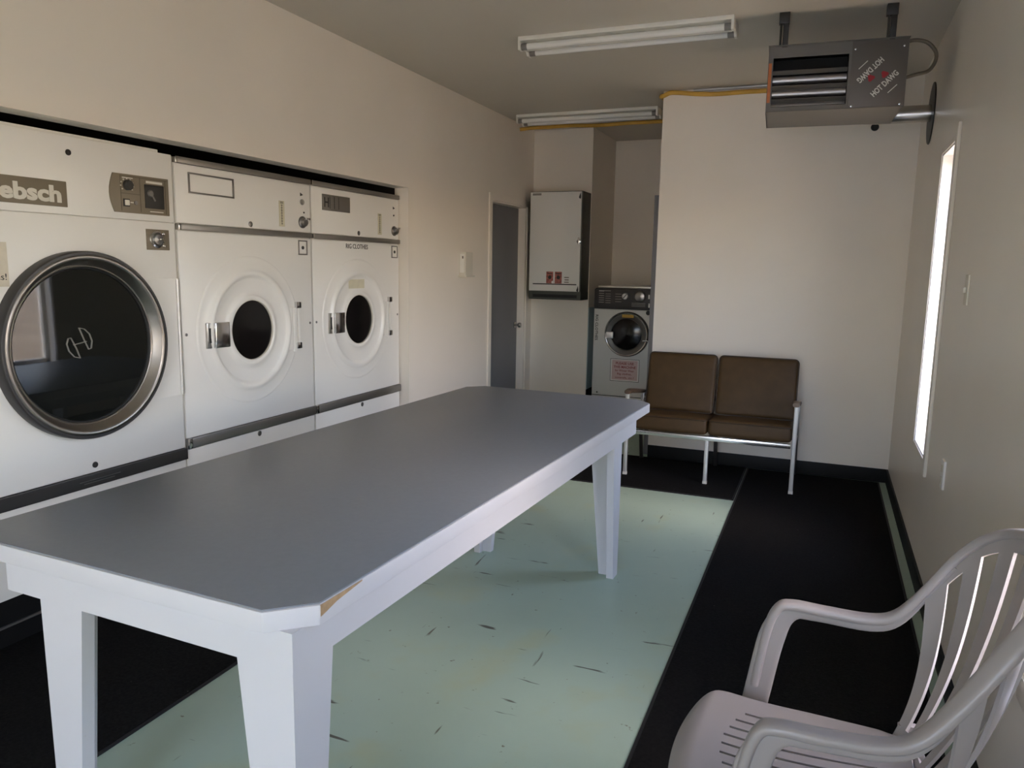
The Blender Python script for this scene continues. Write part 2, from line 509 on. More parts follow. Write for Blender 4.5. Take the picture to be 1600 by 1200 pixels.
_c.box(XR - 0.022, XR, y1 + 0.02, y1 + 0.05, z0 - 0.05, z1 + 0.05, 0.006); _c.box(XR - 0.022, XR, y0, y1 + 0.05, z0 - 0.05, z0 - 0.02, 0.006)
struct('trim_2', _c, M['wall_panel'], 'ridged moulding round the window behind the plastic chair', 'trim')

# grey door in the left wall
d = MB()
d.box(XL - 0.120, XL - 0.075, DOOR1[0] + 0.02, DOOR1[1] - 0.02, 0.01, DOOR1[3] - 0.015, 0.002)
door1 = single('door_1', d, M['grey_door'], 'dark grey flat door in the left wall with round chrome knob', 'door', kind='structure')
k = MB()
k.lathe([(0.001, 0.075), (0.022, 0.072), (0.028, 0.058), (0.022, 0.044), (0.011, 0.036), (0.011, 0.012), (0.030, 0.008), (0.030, 0.0)], (XL - 0.075, 7.00, 0.932), 'x', 24)
k.box(XL - 0.080, XL - 0.055, 7.045, 7.060, 0.925, 0.94, 0.003)
part('door_handle', k, M['chrome'], door1, 'round chrome knob')
t = MB()
t.box(XL, XL + 0.014, DOOR1[0] - 0.06, DOOR1[0], 0, DOOR1[3] + 0.06, 0.003)
t.box(XL, XL + 0.014, DOOR1[0], DOOR1[1] + 0.05, DOOR1[3], DOOR1[3] + 0.06, 0.003)
t.box(XL, XL + 0.014, DOOR1[1], DOOR1[1] + 0.05, 0, DOOR1[3], 0.003)
t.box(XL - 0.16, XL, DOOR1[0], DOOR1[0] + 0.015, 0, DOOR1[3]); t.box(XL - 0.16, XL, DOOR1[1] - 0.015, DOOR1[1], 0, DOOR1[3])
t.box(XL - 0.16, XL, DOOR1[0], DOOR1[1], DOOR1[3] - 0.012, DOOR1[3])
struct('trim_3', t, M['wall'], 'cream casing round the grey door in the left wall', 'trim')
# second grey door folded back against the side of the back wall block
d2 = single('door_2', MB().box(XBL - 0.042, XBL - 0.004, 6.02, 6.80, 0.012, 2.068, 0.002), M['grey_door'],
            'grey door seen edge-on between washer and back wall', 'door', kind='structure')
# pale blue lining low on the alcove return wall
struct('trim_4', MB().box(XA, XA + 0.008, YA + 0.004, YAB - 0.01, 0.30, 1.115, 0.002), M['blue_panel'], 'pale blue panel in the gap left of the washer', 'trim')
# washer plinth
struct('trim_5', MB().box(-2.10, -1.36, 7.12, 8.05, 0, 0.245, 0.006), M['floor'], 'low painted plinth under the front-loading washer', 'plinth')

# ------------------------------------------------------------------ outdoors (seen only through openings and in reflections)
struct('ground', MB().box(-60, 60, -60, 80, -0.40, -0.30), M['ground'], 'dry tan ground outside the building', 'ground')
M['added_slab'] = mat('added_slab_grey', (0.26, 0.285, 0.33), 0.8, var=0.1, vscale=3)  # blue-grey slab added out of view to cool light through the doorway
struct('added_front_slab', MB().box(-14, 0.60, -26, -2.3, -0.30, -0.06), M['added_slab'], 'grey slab added outside the doorway to cool the bounced light', 'ground')

# ------------------------------------------------------------------ floor mats
def floor_mat(x0, x1, y0, y1, label, z=0.0, h=0.008):
    t = thing('floor_mat', label, 'mat', ((x0 + x1) / 2, (y0 + y1) / 2, z))
    part('pile', MB().box(x0 + 0.012, x1 - 0.012, y0 + 0.012, y1 - 0.012, z + 0.001, z + h, 0.002), M['mat_carpet'], t)
    e = MB()
    e.box(x0, x1, y0, y0 + 0.016, z, z + h * .75, 0.002); e.box(x0, x1, y1 - 0.016, y1, z, z + h * .75, 0.002)
    e.box(x0, x0 + 0.016, y0, y1, z, z + h * .75, 0.002); e.box(x1 - 0.016, x1, y0, y1, z, z + h * .75, 0.002)
    part('edging', e, M['mat_rubber'], t)
floor_mat(-0.464, 0.452, 0.40, 5.95, 'long black floor mat along the right wall under the plastic chair')
floor_mat(-1.95, -0.468, 5.05, 5.955, 'black floor mat lying crosswise under the brown settee')
floor_mat(-2.865, -1.953, 0.70, 5.90, 'black floor mat running along the front of the dryers')

# ------------------------------------------------------------------ folding table (white with grey top)
T0 = Vector((-0.943, 1.165, 0.0)); TH = -0.04
tb = thing('laundry_table', 'large white wooden table with grey laminate top and clipped corners', 'table', T0, TH)
def octagon(u0, u1, v0, v1, c):
    return [(u0 + c, v0), (u1 - c, v0), (u1, v0 + c), (u1, v1 - c), (u1 - c, v1), (u0 + c, v1), (u0, v1 - c), (u0, v0 + c)]
ZT = 0.81
part('tabletop', MB().prism(octagon(-1.056, 0.020, -0.018, 2.811, 0.080), 'z', ZT - 0.004, ZT, 0.001), M['table_top'], tb, 'grey laminate top')
part('edge_band', MB().prism(octagon(-1.060, 0.024, -0.023, 2.815, 0.080), 'z', ZT - 0.048, ZT - 0.0035, 0.003), M['table_white'], tb)
part('bare_edge_patch', MB().prism([(0.060, 0.780), (0.075, 0.783), (0.115, 0.793), (0.205, 0.8030), (0.205, 0.8055), (0.060, 0.8055)], 'x', 0.0225, 0.0246), M['bare_wood'], tb, 'patch of bare wood where paint is worn off')
def apron(x0, x1, y0, y1): return MB().box(x0, x1, y0, y1, 0.678, ZT - 0.047)
part('apron', apron(-0.905, 0.0, 0.0, 0.022), M['table_white'], tb)
part('apron', apron(-0.905, 0.0, 2.548, 2.570), M['table_white'], tb)
part('apron', apron(-0.022, 0.0, 0.0221, 2.5479), M['table_white'], tb)
part('apron', apron(-0.905, -0.883, 0.0221, 2.5479), M['table_white'], tb)
def leg(uo, vo, su, sv, outer_taper):
    """L-section leg of two boards; uo,vo outer corner at top; su,sv point inwards"""
    m = MB(); th = 0.034
    def P(u, v, z): return (uo + su * u, vo + sv * v, z)
    zt = 0.679
    a = outer_taper
    # board across (in u)  -  outer corner left crisp where the two boards meet
    m.hexa([P(a, 0.0, 0), P(0.085, 0, 0), P(0.085, th, 0), P(a, th, 0), P(0, 0, zt), P(0.150, 0, zt), P(0.150, th, zt), P(0, th, zt)])
    # board along (in v)
    m.hexa([P(a, th, 0), P(a + th, th, 0), P(a + th, 0.070, 0), P(a, 0.070, 0), P(0, th, zt), P(th, th, zt), P(th, 0.130, zt), P(0, 0.130, zt)])
    return m
part('leg', leg(-0.004, 0.004, -1, 1, 0.0), M['table_white'], tb)
part('leg', leg(-0.788, 0.004, 1, 1, 0.012), M['table_white'], tb)
part('leg', leg(-0.013, 2.372, -1, -1, 0.0), M['table_white'], tb)
part('leg', leg(-0.788, 2.385, 1, -1, 0.006), M['table_white'], tb)

# ------------------------------------------------------------------ dryers
XD = -2.84
def disc(y, z, r, d0, d1, seg=32, base=XD):
    return MB().lathe([(r, d0), (r, d1 - 0.15 * (d1 - d0)), (r * 0.93, d1), (0.0005, d1)], (base, y, z), 'x', seg)
def screw(y, z, r=0.0085):
    m = MB(); m.lathe([(r * 1.5, 0), (r * 1.5, 0.002), (r, 0.0035), (r * .9, 0.0015), (0.0005, 0.0015)], (XD, y, z), 'x', 18)
    return m
def frame_yz(y0, y1, z0, z1, w, d0, d1, bev=0.001):
    m = MB()
    m.box(XD + d0, XD + d1, y0, y1, z0, z0 + w, bev); m.box(XD + d0, XD + d1, y0, y1, z1 - w, z1, bev)
    m.box(XD + d0, XD + d1, y0, y0 + w, z0 + w, z1 - w, bev); m.box(XD + d0, XD + d1, y1 - w, y1, z0 + w, z1 - w, bev)
    return m
RY, UZ = (0, 1, 0), (0, 0, 1)

def plain_dryer(y0, y1, label, plate, rig):
    c = (y0 + y1) / 2
    t = thing('tumble_dryer', label, 'dryer', (-3.2, c, 0), 0, 'white dryers with oval windows')
    part('cabinet', MB().box(-3.62, XD - 0.012, y0 + 0.004, y1 - 0.004, 0.002, 1.982, 0.003), M['enamel'], t)
    part('kick_plate', MB().box(XD - 0.012, XD - 0.008, y0 + 0.006, y1 - 0.006, 0.0, 0.192), M['black_vinyl'], t)
    part('kick_rail', MB().box(XD - 0.008, XD + 0.004, y0 + 0.006, y1 - 0.006, 0.086, 0.094, 0.001), M['trim_metal'], t)
    lp = part('lower_panel', MB().box(XD - 0.012, XD, y0 + 0.006, y1 - 0.006, 0.194, 0.586, 0.003), M['enamel_panel'], t)
    part('panel_lock', screw(c + 0.01, 0.568, 0.010), M['bezel'], lp)
    lt = MB(); lt.box(XD - 0.012, XD + 0.012, y0 + 0.028, y1 - 0.003, 0.590, 0.640, 0.004)
    part('lower_trim', lt, M['trim_metal'], t, 'dark metal strip')
    part('trim_clip', MB().box(XD - 0.012, XD + 0.013, y0 + 0.004, y0 + 0.026, 0.590, 0.641, 0.003), M['chrome'], t)
    fp = part('front_panel', MB().box(XD - 0.012, XD, y0 + 0.006, y1 - 0.006, 0.643, 1.643, 0.004), M['enamel_panel'], t)
    part('screw', screw(y0 + 0.030, 1.15, 0.005), M['bezel'], fp)
    part('screw', screw(y1 - 0.030, 1.15, 0.005), M['bezel'], fp)
    # door: pressed rings round a small window
    yc, zc = c - 0.024, 1.143
    dr = MB()
    dr.lathe([(0.392, 0.0), (0.386, 0.0035), (0.378, 0.004), (0.330, 0.0045), (0.318, 0.011), (0.308, 0.017), (0.298, 0.019), (0.288, 0.016),
              (0.279, 0.008), (0.270, 0.004), (0.215, 0.0035), (0.192, 0.004), (0.186, 0.010), (0.178, 0.014), (0.168, 0.014), (0.160, 0.010), (0.1585, 0.0005)],
             (XD, yc, zc), 'x', 96)
    door = part('door', dr, M['enamel_panel'], t, ang=50)
    part('door_glass', MB().lathe([(0.1588, 0.0015), (0.10, 0.004), (0.0005, 0.005)], (XD, yc, zc), 'x', 64), M['glass_dull'], door, 'black window')
    part('window_seal', MB().lathe([(0.1625, 0.011), (0.160, 0.0125), (0.1575, 0.010), (0.1575, 0.0016)], (XD, yc, zc), 'x', 64), M['cream'], door)
    # latch left of the window
    la = MB()
    la.box(XD, XD + 0.014, yc - 0.335, yc - 0.285, zc - 0.072, zc + 0.056, 0.003)
    part('latch_plate', la, M['brushed'], door)
    part('latch_slot', MB().box(XD + 0.0135, XD + 0.0155, yc - 0.322, yc - 0.300, zc - 0.045, zc + 0.030, 0.0006), M['black'], door)
    lc = MB(); lc.box(XD, XD + 0.034, yc - 0.296, yc - 0.197, zc - 0.072, zc + 0.056, 0.005)
    part('latch_handle', lc, M['chrome'], door, 'chrome latch box')
    # hinge on the right
    hy = yc + 0.380
    hg = MB(); hg.box(XD, XD + 0.012, hy - 0.040, hy - 0.010, zc - 0.150, zc + 0.105, 0.004); hg.box(XD, XD + 0.017, hy - 0.004, hy + 0.016, zc - 0.105, zc + 0.105, 0.005)
    hg.box(XD, XD + 0.010, hy - 0.078, hy - 0.040, zc - 0.135, zc + 0.105, 0.003)
    part('hinge', hg, M['enamel_panel'], door)
    for dz in (-0.116, 0.118):
        part('hinge_cap', MB().box(XD, XD + 0.021, hy - 0.022, hy + 0.020, zc + dz - 0.018, zc + dz + 0.018, 0.005), M['chrome'], door)
    # strip between door panel and control panel
    part('middle_trim', MB().box(XD - 0.012, XD + 0.012, y0 + 0.020, y1 - 0.003, 1.647, 1.676, 0.004), M['trim_metal'], t, 'grey metal strip')
    part('trim_clip', MB().box(XD - 0.012, XD + 0.013, y0 + 0.004, y0 + 0.018, 1.647, 1.677, 0.003), M['chrome'], t)
    cp = part('control_panel', MB().box(XD - 0.012, XD, y0 + 0.006, y1 - 0.006, 1.679, 1.952, 0.003), M['enamel_panel'], t)
    part('top_trim', MB().box(XD - 0.012, XD + 0.010, y0 + 0.014, y1 - 0.003, 1.954, 1.983, 0.004), M['trim_metal'], t, 'grey metal strip')
    part('trim_clip', MB().box(XD - 0.012, XD + 0.011, y0 + 0.004, y0 + 0.013, 1.954, 1.984, 0.002), M['chrome'], t)
    if plate == 'blank':
        part('name_frame', frame_yz(c - 0.425, c - 0.123, 1.821, 1.918, 0.008, 0, 0.006), M['bezel'], cp, 'empty rectangular name frame')
    else:
        pl = part('name_plate', MB().box(XD, XD + 0.006, c - 0.394, c - 0.107, 1.820, 1.915, 0.002), M['trim_metal'], cp, 'worn grey name plate')
        h = MB()
        h.text('H', (XD + 0.006, c - 0.355, 1.868), RY, UZ, 0.045, 0.058, 0.0012, 0.01)
        part('plate_letter', h, M['ink'], pl)
        for q in range(3): part('plate_line', MB().box(XD + 0.006, XD + 0.007, c - 0.322 + q * 0.045, c - 0.318 + q * 0.045, 1.832, 1.905), M['ink'], pl)
    # temperature scale
    sc = part('temperature_scale', MB().box(XD, XD + 0.0012, c + 0.226, c + 0.272, 1.702, 1.842), M['tape'], cp)
    mk = MB(); mk.box(XD + 0.0012, XD + 0.002, c + 0.2475, c + 0.2505, 1.712, 1.822)
    for q in range(8): mk.box(XD + 0.0012, XD + 0.002, c + 0.242, c + 0.256, 1.716 + q * 0.0145, 1.718 + q * 0.0145)
    mk.box(XD + 0.0012, XD + 0.002, c + 0.236, c + 0.262, 1.828, 1.831); mk.box(XD + 0.0012, XD + 0.002, c + 0.236, c + 0.262, 1.834, 1.837)
    part('scale_marks', mk, M['ink'], sc)
    yk = c + 0.428 if plate == 'blank' else c + 0.434
    tr = MB().prism([(yk - 0.013, 1.902), (yk - 0.013, 1.882), (yk + 0.013, 1.890)], 'x', XD, XD + 0.0012)
    part('arrow_mark', tr, M['ink'], cp)
    if plate == 'blank':
        part('push_button', disc(yk, 1.849, 0.016, 0, 0.008), M['brushed'], cp)
        part('indicator', disc(yk + 0.016, 1.791, 0.005, 0, 0.004, 12), M['ink'], cp)
    else:
        part('indicator', disc(yk - 0.004, 1.841, 0.006, 0, 0.004, 12), M['ink'], cp)
    kb = MB(); kb.lathe([(0.034, 0), (0.034, 0.006), (0.026, 0.010), (0.024, 0.024), (0.020, 0.028), (0.0005, 0.028)], (XD, yk, 1.735), 'x', 28)
    kn = part('selector_knob', kb, M['bezel'], cp, 'chrome turning knob')
    part('knob_grip', MB().box(XD + 0.024, XD + 0.040, yk - 0.006, yk + 0.026, 1.748, 1.760, 0.003), M['chrome'], kn)
    part('panel_lock', screw(c - 0.005, 1.700, 0.010), M['bezel'], cp)
    # coin plate
    yc0, yc1 = (c + 0.380, c + 0.462) if plate == 'blank' else (c + 0.392, c + 0.470)
    cs = part('lock_plate', MB().box(XD, XD + 0.004, yc0, yc1, 1.548, 1.632, 0.001), M['enamel'], fp, 'small square lock plate')
    part('plate_frame', frame_yz(yc0, yc1, 1.548, 1.632, 0.007, 0.004, 0.008), M['bezel'], cs)
    part('lock', disc((yc0 + yc1) / 2, 1.590, 0.010, 0.004, 0.009, 16), M['ink'], cs)
    if rig:
        g = MB(); g.text('RIG CLOTHES', (XD, c - 0.026, 1.614), RY, UZ, 0.250, 0.030, 0.0012, 0.008)
        part('lettering', g, M['ink'], fp, 'black stencilled words')
        part('tape_strip', MB().box(XD + 0.004, XD + 0.0052, yc - 0.110, yc + 0.070, zc + 0.202, zc + 0.260), M['tape'], door, 'piece of yellowed tape')
    return t
plain_dryer(2.766, 3.784, 'white built-in dryer in the middle with an empty name frame', 'blank', False)
plain_dryer(3.786, 4.790, 'white built-in dryer farthest right lettered RIG CLOTHES', 'plate', True)

# the big dryer at the left edge
y0, y1 = 1.736, 2.762
c = 2.250
hd = thing('tumble_dryer', 'white dryer at the left edge with a large round dark glass door', 'dryer', (-3.2, c, 0))
part('cabinet', MB().box(-3.62, XD - 0.012, y0 + 0.004, y1 - 0.004, 0.002, 1.985, 0.003), M['enamel'], hd)
part('top_cap', MB().box(-3.3, XD - 0.02, 1.80, 2.700, 1.985, 2.000, 0.003), M['enamel'], hd)
part('kick_plate', MB().box(XD - 0.012, XD - 0.008, y0 + 0.006, y1 - 0.006, 0.0, 0.192), M['black_vinyl'], hd)
part('kick_rail', MB().box(XD - 0.008, XD + 0.004, y0 + 0.006, y1 - 0.006, 0.086, 0.094, 0.001), M['trim_metal'], hd)
part('lower_panel', MB().box(XD - 0.012, XD, y0 + 0.006, y1 - 0.006, 0.194, 0.542, 0.003), M['enamel_panel'], hd)
tr = part('lower_trim', MB().box(XD - 0.012, XD + 0.014, y0 + 0.004, y1 - 0.004, 0.545, 0.600, 0.004), M['trim_dark'], hd, 'black band')
ln = MB()
for q in range(2): ln.box(XD + 0.014, XD + 0.0146, 2.17 + q * 0.02, 2.37 - q * 0.03, 0.574 - q * 0.010, 0.577 - q * 0.010)
part('fine_print', ln, M['bezel'], tr)
fp = part('front_panel', MB().box(XD - 0.012, XD, y0 + 0.006, y1 - 0.006, 0.603, 1.674, 0.003), M['enamel_panel'], hd)
up = part('control_panel', MB().box(XD - 0.012, XD, y0 + 0.006, y1 - 0.006, 1.677, 1.984, 0.003), M['enamel_panel'], hd)
part('panel_lock', disc(2.232, 1.922, 0.012, 0, 0.003, 20), M['ink'], up)
part('panel_lock', disc(2.258, 0.634, 0.013, 0, 0.003, 20), M['ink'], fp)
# name plate
np_ = part('name_plate', MB().box(XD, XD + 0.004, 1.772, 2.212, 1.706, 1.806, 0.0018), M['taupe'], up, 'brown plate with cream lettering')
g = MB(); g.text('Huebsch', (XD + 0.004, 1.996, 1.7535), RY, UZ, 0.380, 0.066, 0.0015, 0.042)
part('lettering', g, M['cream'], np_)
# control plate with bulging left end
pts = []
for i in range(9):
    a = i / 8
    pts.append((2.436 - 0.026 * math.sin(PI * (0.06 + 0.88 * a)), 1.705 + 0.163 * a))
poly = [(2.726, 1.705)] + [(2.726, 1.870)] + [(p[0], p[1]) for p in reversed(pts)]
ct = part('control_plate', MB().prism(poly, 'x', XD, XD + 0.006, 0.0012), M['taupe'], up, 'brown control plate')
l = MB()
l.box(XD + 0.006, XD + 0.0068, 2.565, 2.568, 1.712, 1.862); l.box(XD + 0.006, XD + 0.0068, 2.466, 2.566, 1.785, 1.788)
l.box(XD + 0.006, XD + 0.0068, 2.464, 2.467, 1.712, 1.862); l.box(XD + 0.006, XD + 0.0068, 2.464, 2.715, 1.858, 1.861); l.box(XD + 0.006, XD + 0.0068, 2.705, 2.708, 1.712, 1.860)
part('plate_lines', l, M['taupe_dark'], ct)
dl = MB(); dl.lathe([(0.022, 0), (0.021, 0.016), (0.017, 0.020), (0.0005, 0.020)], (XD + 0.006, 2.499, 1.822), 'x', 28)
part('heat_dial', dl, M['ink'], ct)
dm = MB()
for q in range(9):
    a = math.radians(-40 + q * 32.5)
    yy, zz = 2.499 + 0.033 * math.cos(a), 1.822 + 0.027 * math.sin(a)
    dm.box(XD + 0.006, XD + 0.007, yy - 0.003, yy + 0.003, zz - 0.0025, zz + 0.0025)
part('dial_scale', dm, M['cream'], ct)
for a in ((2.475, 2.530, 1.851, 1.855), (2.600, 2.690, 1.841, 1.851), (2.512, 2.528, 1.748, 1.752), (2.615, 2.690, 1.716, 1.720)):
    part('print_line', MB().box(XD + 0.006, XD + 0.007, *a), M['cream'], ct)
part('switch_frame', MB().box(XD + 0.006, XD + 0.008, 2.474, 2.508, 1.731, 1.764, 0.0008), M['ink'], ct)
part('rocker_switch', MB().box(XD + 0.007, XD + 0.013, 2.481, 2.503, 1.736, 1.759, 0.002), M['cream'], ct)
part('signal_lamp', disc(2.540, 1.750, 0.009, 0.006, 0.010, 16), M['bezel'], ct)
tf = MB(); tf.box(XD + 0.006, XD + 0.009, 2.590, 2.695, 1.732, 1.835, 0.003)
tm = part('timer_dial', tf, M['ink'], ct, 'black square timer')
nd = MB(); nd.box(-0.0005, 0.001, -0.004, 0.004, -0.035, 0.006, 0.0003)
nd.rot(Matrix.Translation((XD + 0.0105, 2.625, 1.795)) @ Matrix.Rotation(math.radians(32), 4, 'X'))
nd.lathe([(0.017, 0), (0.012, 0.004), (0.0005, 0.004)], (XD + 0.009, 2.620, 1.797), 'x', 18)
part('timer_hand', nd, M['bezel'], tm)
# coin drop
cp = part('coin_plate', MB().box(XD, XD + 0.005, 2.590, 2.717, 1.549, 1.641, 0.0015), M['taupe'], fp, 'brown coin plate')
ck = MB(); ck.lathe([(0.040, 0), (0.038, 0.006), (0.031, 0.008), (0.029, 0.003), (0.0005, 0.003)], (XD + 0.005, 2.645, 1.596), 'x', 32)
part('coin_ring', ck, M['chrome'], cp)
part('coin_face', MB().lathe([(0.030, 0.004), (0.022, 0.012), (0.0005, 0.014)], (XD + 0.005, 2.645, 1.596), 'x', 28), M['bezel'], cp)
part('coin_slot', MB().box(XD + 0.016, XD + 0.022, 2.650, 2.668, 1.594, 1.602, 0.002), M['chrome'], cp)
part('screw', screw(2.684, 1.622, 0.005).rot(Matrix.Translation((0.005, 0, 0))), M['chrome'], cp)
part('screw', screw(2.684, 1.568, 0.005).rot(Matrix.Translation((0.005, 0, 0))), M['chrome'], cp)
# hinge flap on the right of the door
fpoly = [(2.752, 0.866), (2.752, 1.420)]
_a0, _a1 = math.asin(0.270 / 0.3995), -math.asin(0.278 / 0.3995)
for i in range(25):
    a = _a0 + (_a1 - _a0) * i / 24
    fpoly.append((2.250 + 0.3995 * math.cos(a), 1.147 + 0.3995 * math.sin(a)))
part('hinge_flap', MB().prism(fpoly, 'x', XD, XD + 0.004), M['enamel_panel'], fp)
part('hinge_rod', MB().tube([(XD + 0.008, 2.748, 0.870), (XD + 0.008, 2.748, 1.418)], 0.007, 12), M['alu_paint'], fp)
# door
zc = 1.147
dr = MB(); dr.lathe([(0.388, 0.0), (0.388, 0.046), (0.383, 0.052), (0.373, 0.052), (0.373, 0.030)], (XD, c, zc), 'x', 96)
door = part('door_gasket', dr, M['trim_dark'], hd, 'black rubber ring', ang=50)
dr = MB(); dr.lathe([(0.3728, 0.030), (0.3728, 0.050), (0.368, 0.0535), (0.360, 0.053), (0.352, 0.048), (0.333, 0.018), (0.329, 0.015), (0.326, 0.017), (0.323, 0.015), (0.321, 0.003)], (XD, c, zc), 'x', 96)
door = part('door_ring', dr, M['door_steel'], hd, 'dished steel door ring', ang=40)
part('glass_seal', MB().lathe([(0.326, 0.006), (0.321, 0.010), (0.316, 0.008), (0.314, 0.002)], (XD, c, zc), 'x', 96), M['black'], door)
gl = part('door_glass', MB().lathe([(0.318, 0.002), (0.0005, 0.0025)], (XD, c, zc), 'x', 96), M['glass_dark'], door, 'large dark glass')
lg = MB()
ly, lz = 2.222, 1.160
def arc(p): return [(XD + 0.0045, ly + a, lz + b) for a, b in p]
# two bowed strokes and a bar, leaning
left = [(-0.004, -0.062), (-0.030, -0.055), (-0.052, -0.030), (-0.060, 0.000), (-0.052, 0.022), (-0.040, 0.024), (-0.018, -0.022), (-0.004, -0.062)]
right = [(0.000, 0.062), (0.024, 0.056), (0.046, 0.034), (0.056, 0.004), (0.050, -0.026), (0.038, -0.030), (0.018, 0.016), (0.000, 0.062)]
lg.sweep(arc(left), (0.0055, 0.0012), 'rect'); lg.sweep(arc(right), (0.0055, 0.0012), 'rect')
lg.sweep(arc([(-0.030, -0.006), (0.030, 0.004)]), (0.0055, 0.0012), 'rect')
part('emblem', lg, M['glass_mark'], gl, 'pale looped H emblem')
# taped note
pn = thing('paper_note', 'strip of aged paper taped on the large-door dryer at the left edge', 'note', (XD + 0.002, 1.905, 1.40))
part('sheet', MB().box(XD + 0.0005, XD + 0.0018, 1.862, 1.950, 1.395, 1.560), M['paper'], pn)
g = MB(); g.text('es!', (XD + 0.0018, 1.921, 1.432), RY, UZ, 0.040, 0.024, 0.0008)
part('lettering', g, M['ink'], pn)

# ------------------------------------------------------------------ small box on the left wall
wb = thing('wall_box', 'small beige wall box left of the grey door', 'wall box', (XL, 5.67, 1.415))
part('housing', MB().box(XL, XL + 0.062, 5.600, 5.735, 1.425, 1.612, 0.006), M['beige_plastic'], wb)
part('side_inset', MB().box(XL + 0.010, XL + 0.050, 5.597, 5.602, 1.448, 1.598, 0.001), M['fixture'], wb)
part('indicator', MB().box(XL + 0.032, XL + 0.042, 5.594, 5.598, 1.560, 1.580, 0.001), M['taupe_dark'], wb)
part('ledge', MB().box(XL, XL + 0.070, 5.595, 5.760, 1.412, 1.426, 0.003), M['beige_plastic'], wb)

# ------------------------------------------------------------------ dispenser cabinet
YD = 6.985
dc = thing('dispenser_cabinet', 'tall white-fronted dispenser cabinet on the wall by the grey door', 'dispenser', (-2.43, YD + 0.137, 1.195))
b = MB(); b.box(-2.695, -2.168, YD + 0.012, YA - 0.001, 1.270, 2.214, 0.004)
b.box(-2.695, -2.168, YD + 0.10, YA - 0.001, 1.195, 1.272); b.box(-2.695, -2.168, YD + 0.02, YD + 0.12, 1.195, 1.212); b.box(-2.695, -2.660, YD + 0.02, YD + 0.12, 1.21, 1.272); b.box(-2.205, -2.168, YD + 0.02, YD + 0.12, 1.21, 1.272)
b.box(-2.66, -2.205, YD + 0.02, YD + 0.03, 1.244, 1.272)
part('cabinet', b, M['disp_body'], dc, 'dark grey cabinet body')
fp = part('front_panel', MB().box(-2.688, -2.178, YD, YD + 0.012, 1.277, 2.208, 0.003), M['disp_panel'], dc, 'white front')
part('tray', MB().box(-2.658, -2.207, YD + 0.031, YD + 0.099, 1.2125, 1.243), M['black'], dc)
part('coin_slot', MB().box(-2.648, -2.205, YD - 0.0008, YD, 1.338, 1.348), M['ink'], fp)
for x0 in (-2.510, -2.423):
    st = part('sticker', MB().box(x0, x0 + 0.070, YD - 0.0015, YD, 1.350, 1.462), M['sticker'], fp, 'small red picture label')
    q = MB(); q.lathe([(0.018, 0.0), (0.018, -0.001), (0.0005, -0.001)], (x0 + 0.036, YD - 0.0015, 1.408), 'y', 14); q.box(x0 + 0.010, x0 + 0.060, YD - 0.0025, YD - 0.0015, 1.440, 1.448)
    part('sticker_print', q, M['ink'], st)
part('knob', MB().lathe([(0.014, 0), (0.013, -0.012), (0.0005, -0.014)], (-2.440, YD, 1.362), 'y', 18), M['trim'], fp)
q = MB()
for i, zz in enumerate((1.409, 1.386, 1.364)): q.box(-2.328 + 0.004 * (i % 2), -2.282, YD - 0.0008, YD, zz - 0.004, zz + 0.004)
part('fine_print', q, M['taupe_dark'], fp)
for zz in (2.172, 1.306):
    q = MB().prism([(-2.205, zz - 0.018), (-2.196, zz - 0.030), (-2.186, zz - 0.030), (-2.184, zz - 0.010), (-2.189, zz + 0.028)], 'y', YD - 0.002, YD)
    part('corner_mark', q, M['ink'], fp)
q = MB(); q.lathe([(0.022, 0), (0.020, -0.006), (0.010, -0.010), (0.0005, -0.010)], (-2.192, YD, 1.748), 'y', 20)
q.box(-2.200, -2.186, YD - 0.012, YD, 1.715, 1.785, 0.003)
part('lock', q, M['chrome'], fp)
part('maker_plate', MB().box(-2.666, -2.578, YD - 0.001, YD, 2.178, 2.198), M['trim_metal'], fp)

# ------------------------------------------------------------------ washing machine in the alcove
YW = 7.10
XW0, XW1 = -2.055, -1.400
wm = thing('washing_machine', 'white front-loading washer with black control panel in the back alcove', 'washing machine', ((XW0 + XW1) / 2, 7.45, 0.245))
part('cabinet', MB().box(XW0, XW1, YW + 0.006, 7.90, 0.246, 1.118, 0.004), M['washer_white'], wm)
part('base_seam', MB().box(XW0 + 0.004, XW1 - 0.004, YW + 0.001, YW + 0.006, 0.280, 0.286), M['ink'], wm)
fr = part('front_panel', MB().box(XW0 + 0.003, XW1 - 0.003, YW, YW + 0.006, 0.288, 1.116, 0.002), M['washer_white'], wm)
part('top_lid', MB().box(XW0 + 0.022, XW1 - 0.022, YW + 0.035, 7.90, 1.318, 1.338, 0.004), M['brushed'], wm)
cpn = MB().prism([(XW0, 1.120), (XW1, 1.120), (XW1, 1.300), (XW1 - 0.015, 1.317), (XW0 + 0.015, 1.317), (XW0, 1.300)], 'y', YW - 0.006, 7.89, 0.003)
cpl = part('control_panel', cpn, M['washer_black'], wm, 'black sloping control panel')
kb = MB(); kb.lathe([(0.032, 0), (0.030, -0.018), (0.024, -0.022), (0.0005, -0.022)], (-1.752, YW - 0.006, 1.245), 'y', 28)
kn = part('cycle_knob', kb, M['brushed'], cpl, 'silver dial')
part('knob_hand', MB().box(-0.004, 0.004, -0.001, 0.0, -0.024, 0.024).rot(Matrix.Translation((-1.752, YW - 0.0285, 1.245)) @ Matrix.Rotation(math.radians(40), 4, 'Y')), M['ink'], kn)
kb = MB(); kb.lathe([(0.058, 0), (0.055, -0.004), (0.040, -0.010), (0.0005, -0.012)], (-1.614, YW - 0.006, 1.245), 'y', 28)
part('coin_dial', kb, M['bezel'], cpl)
q = MB()
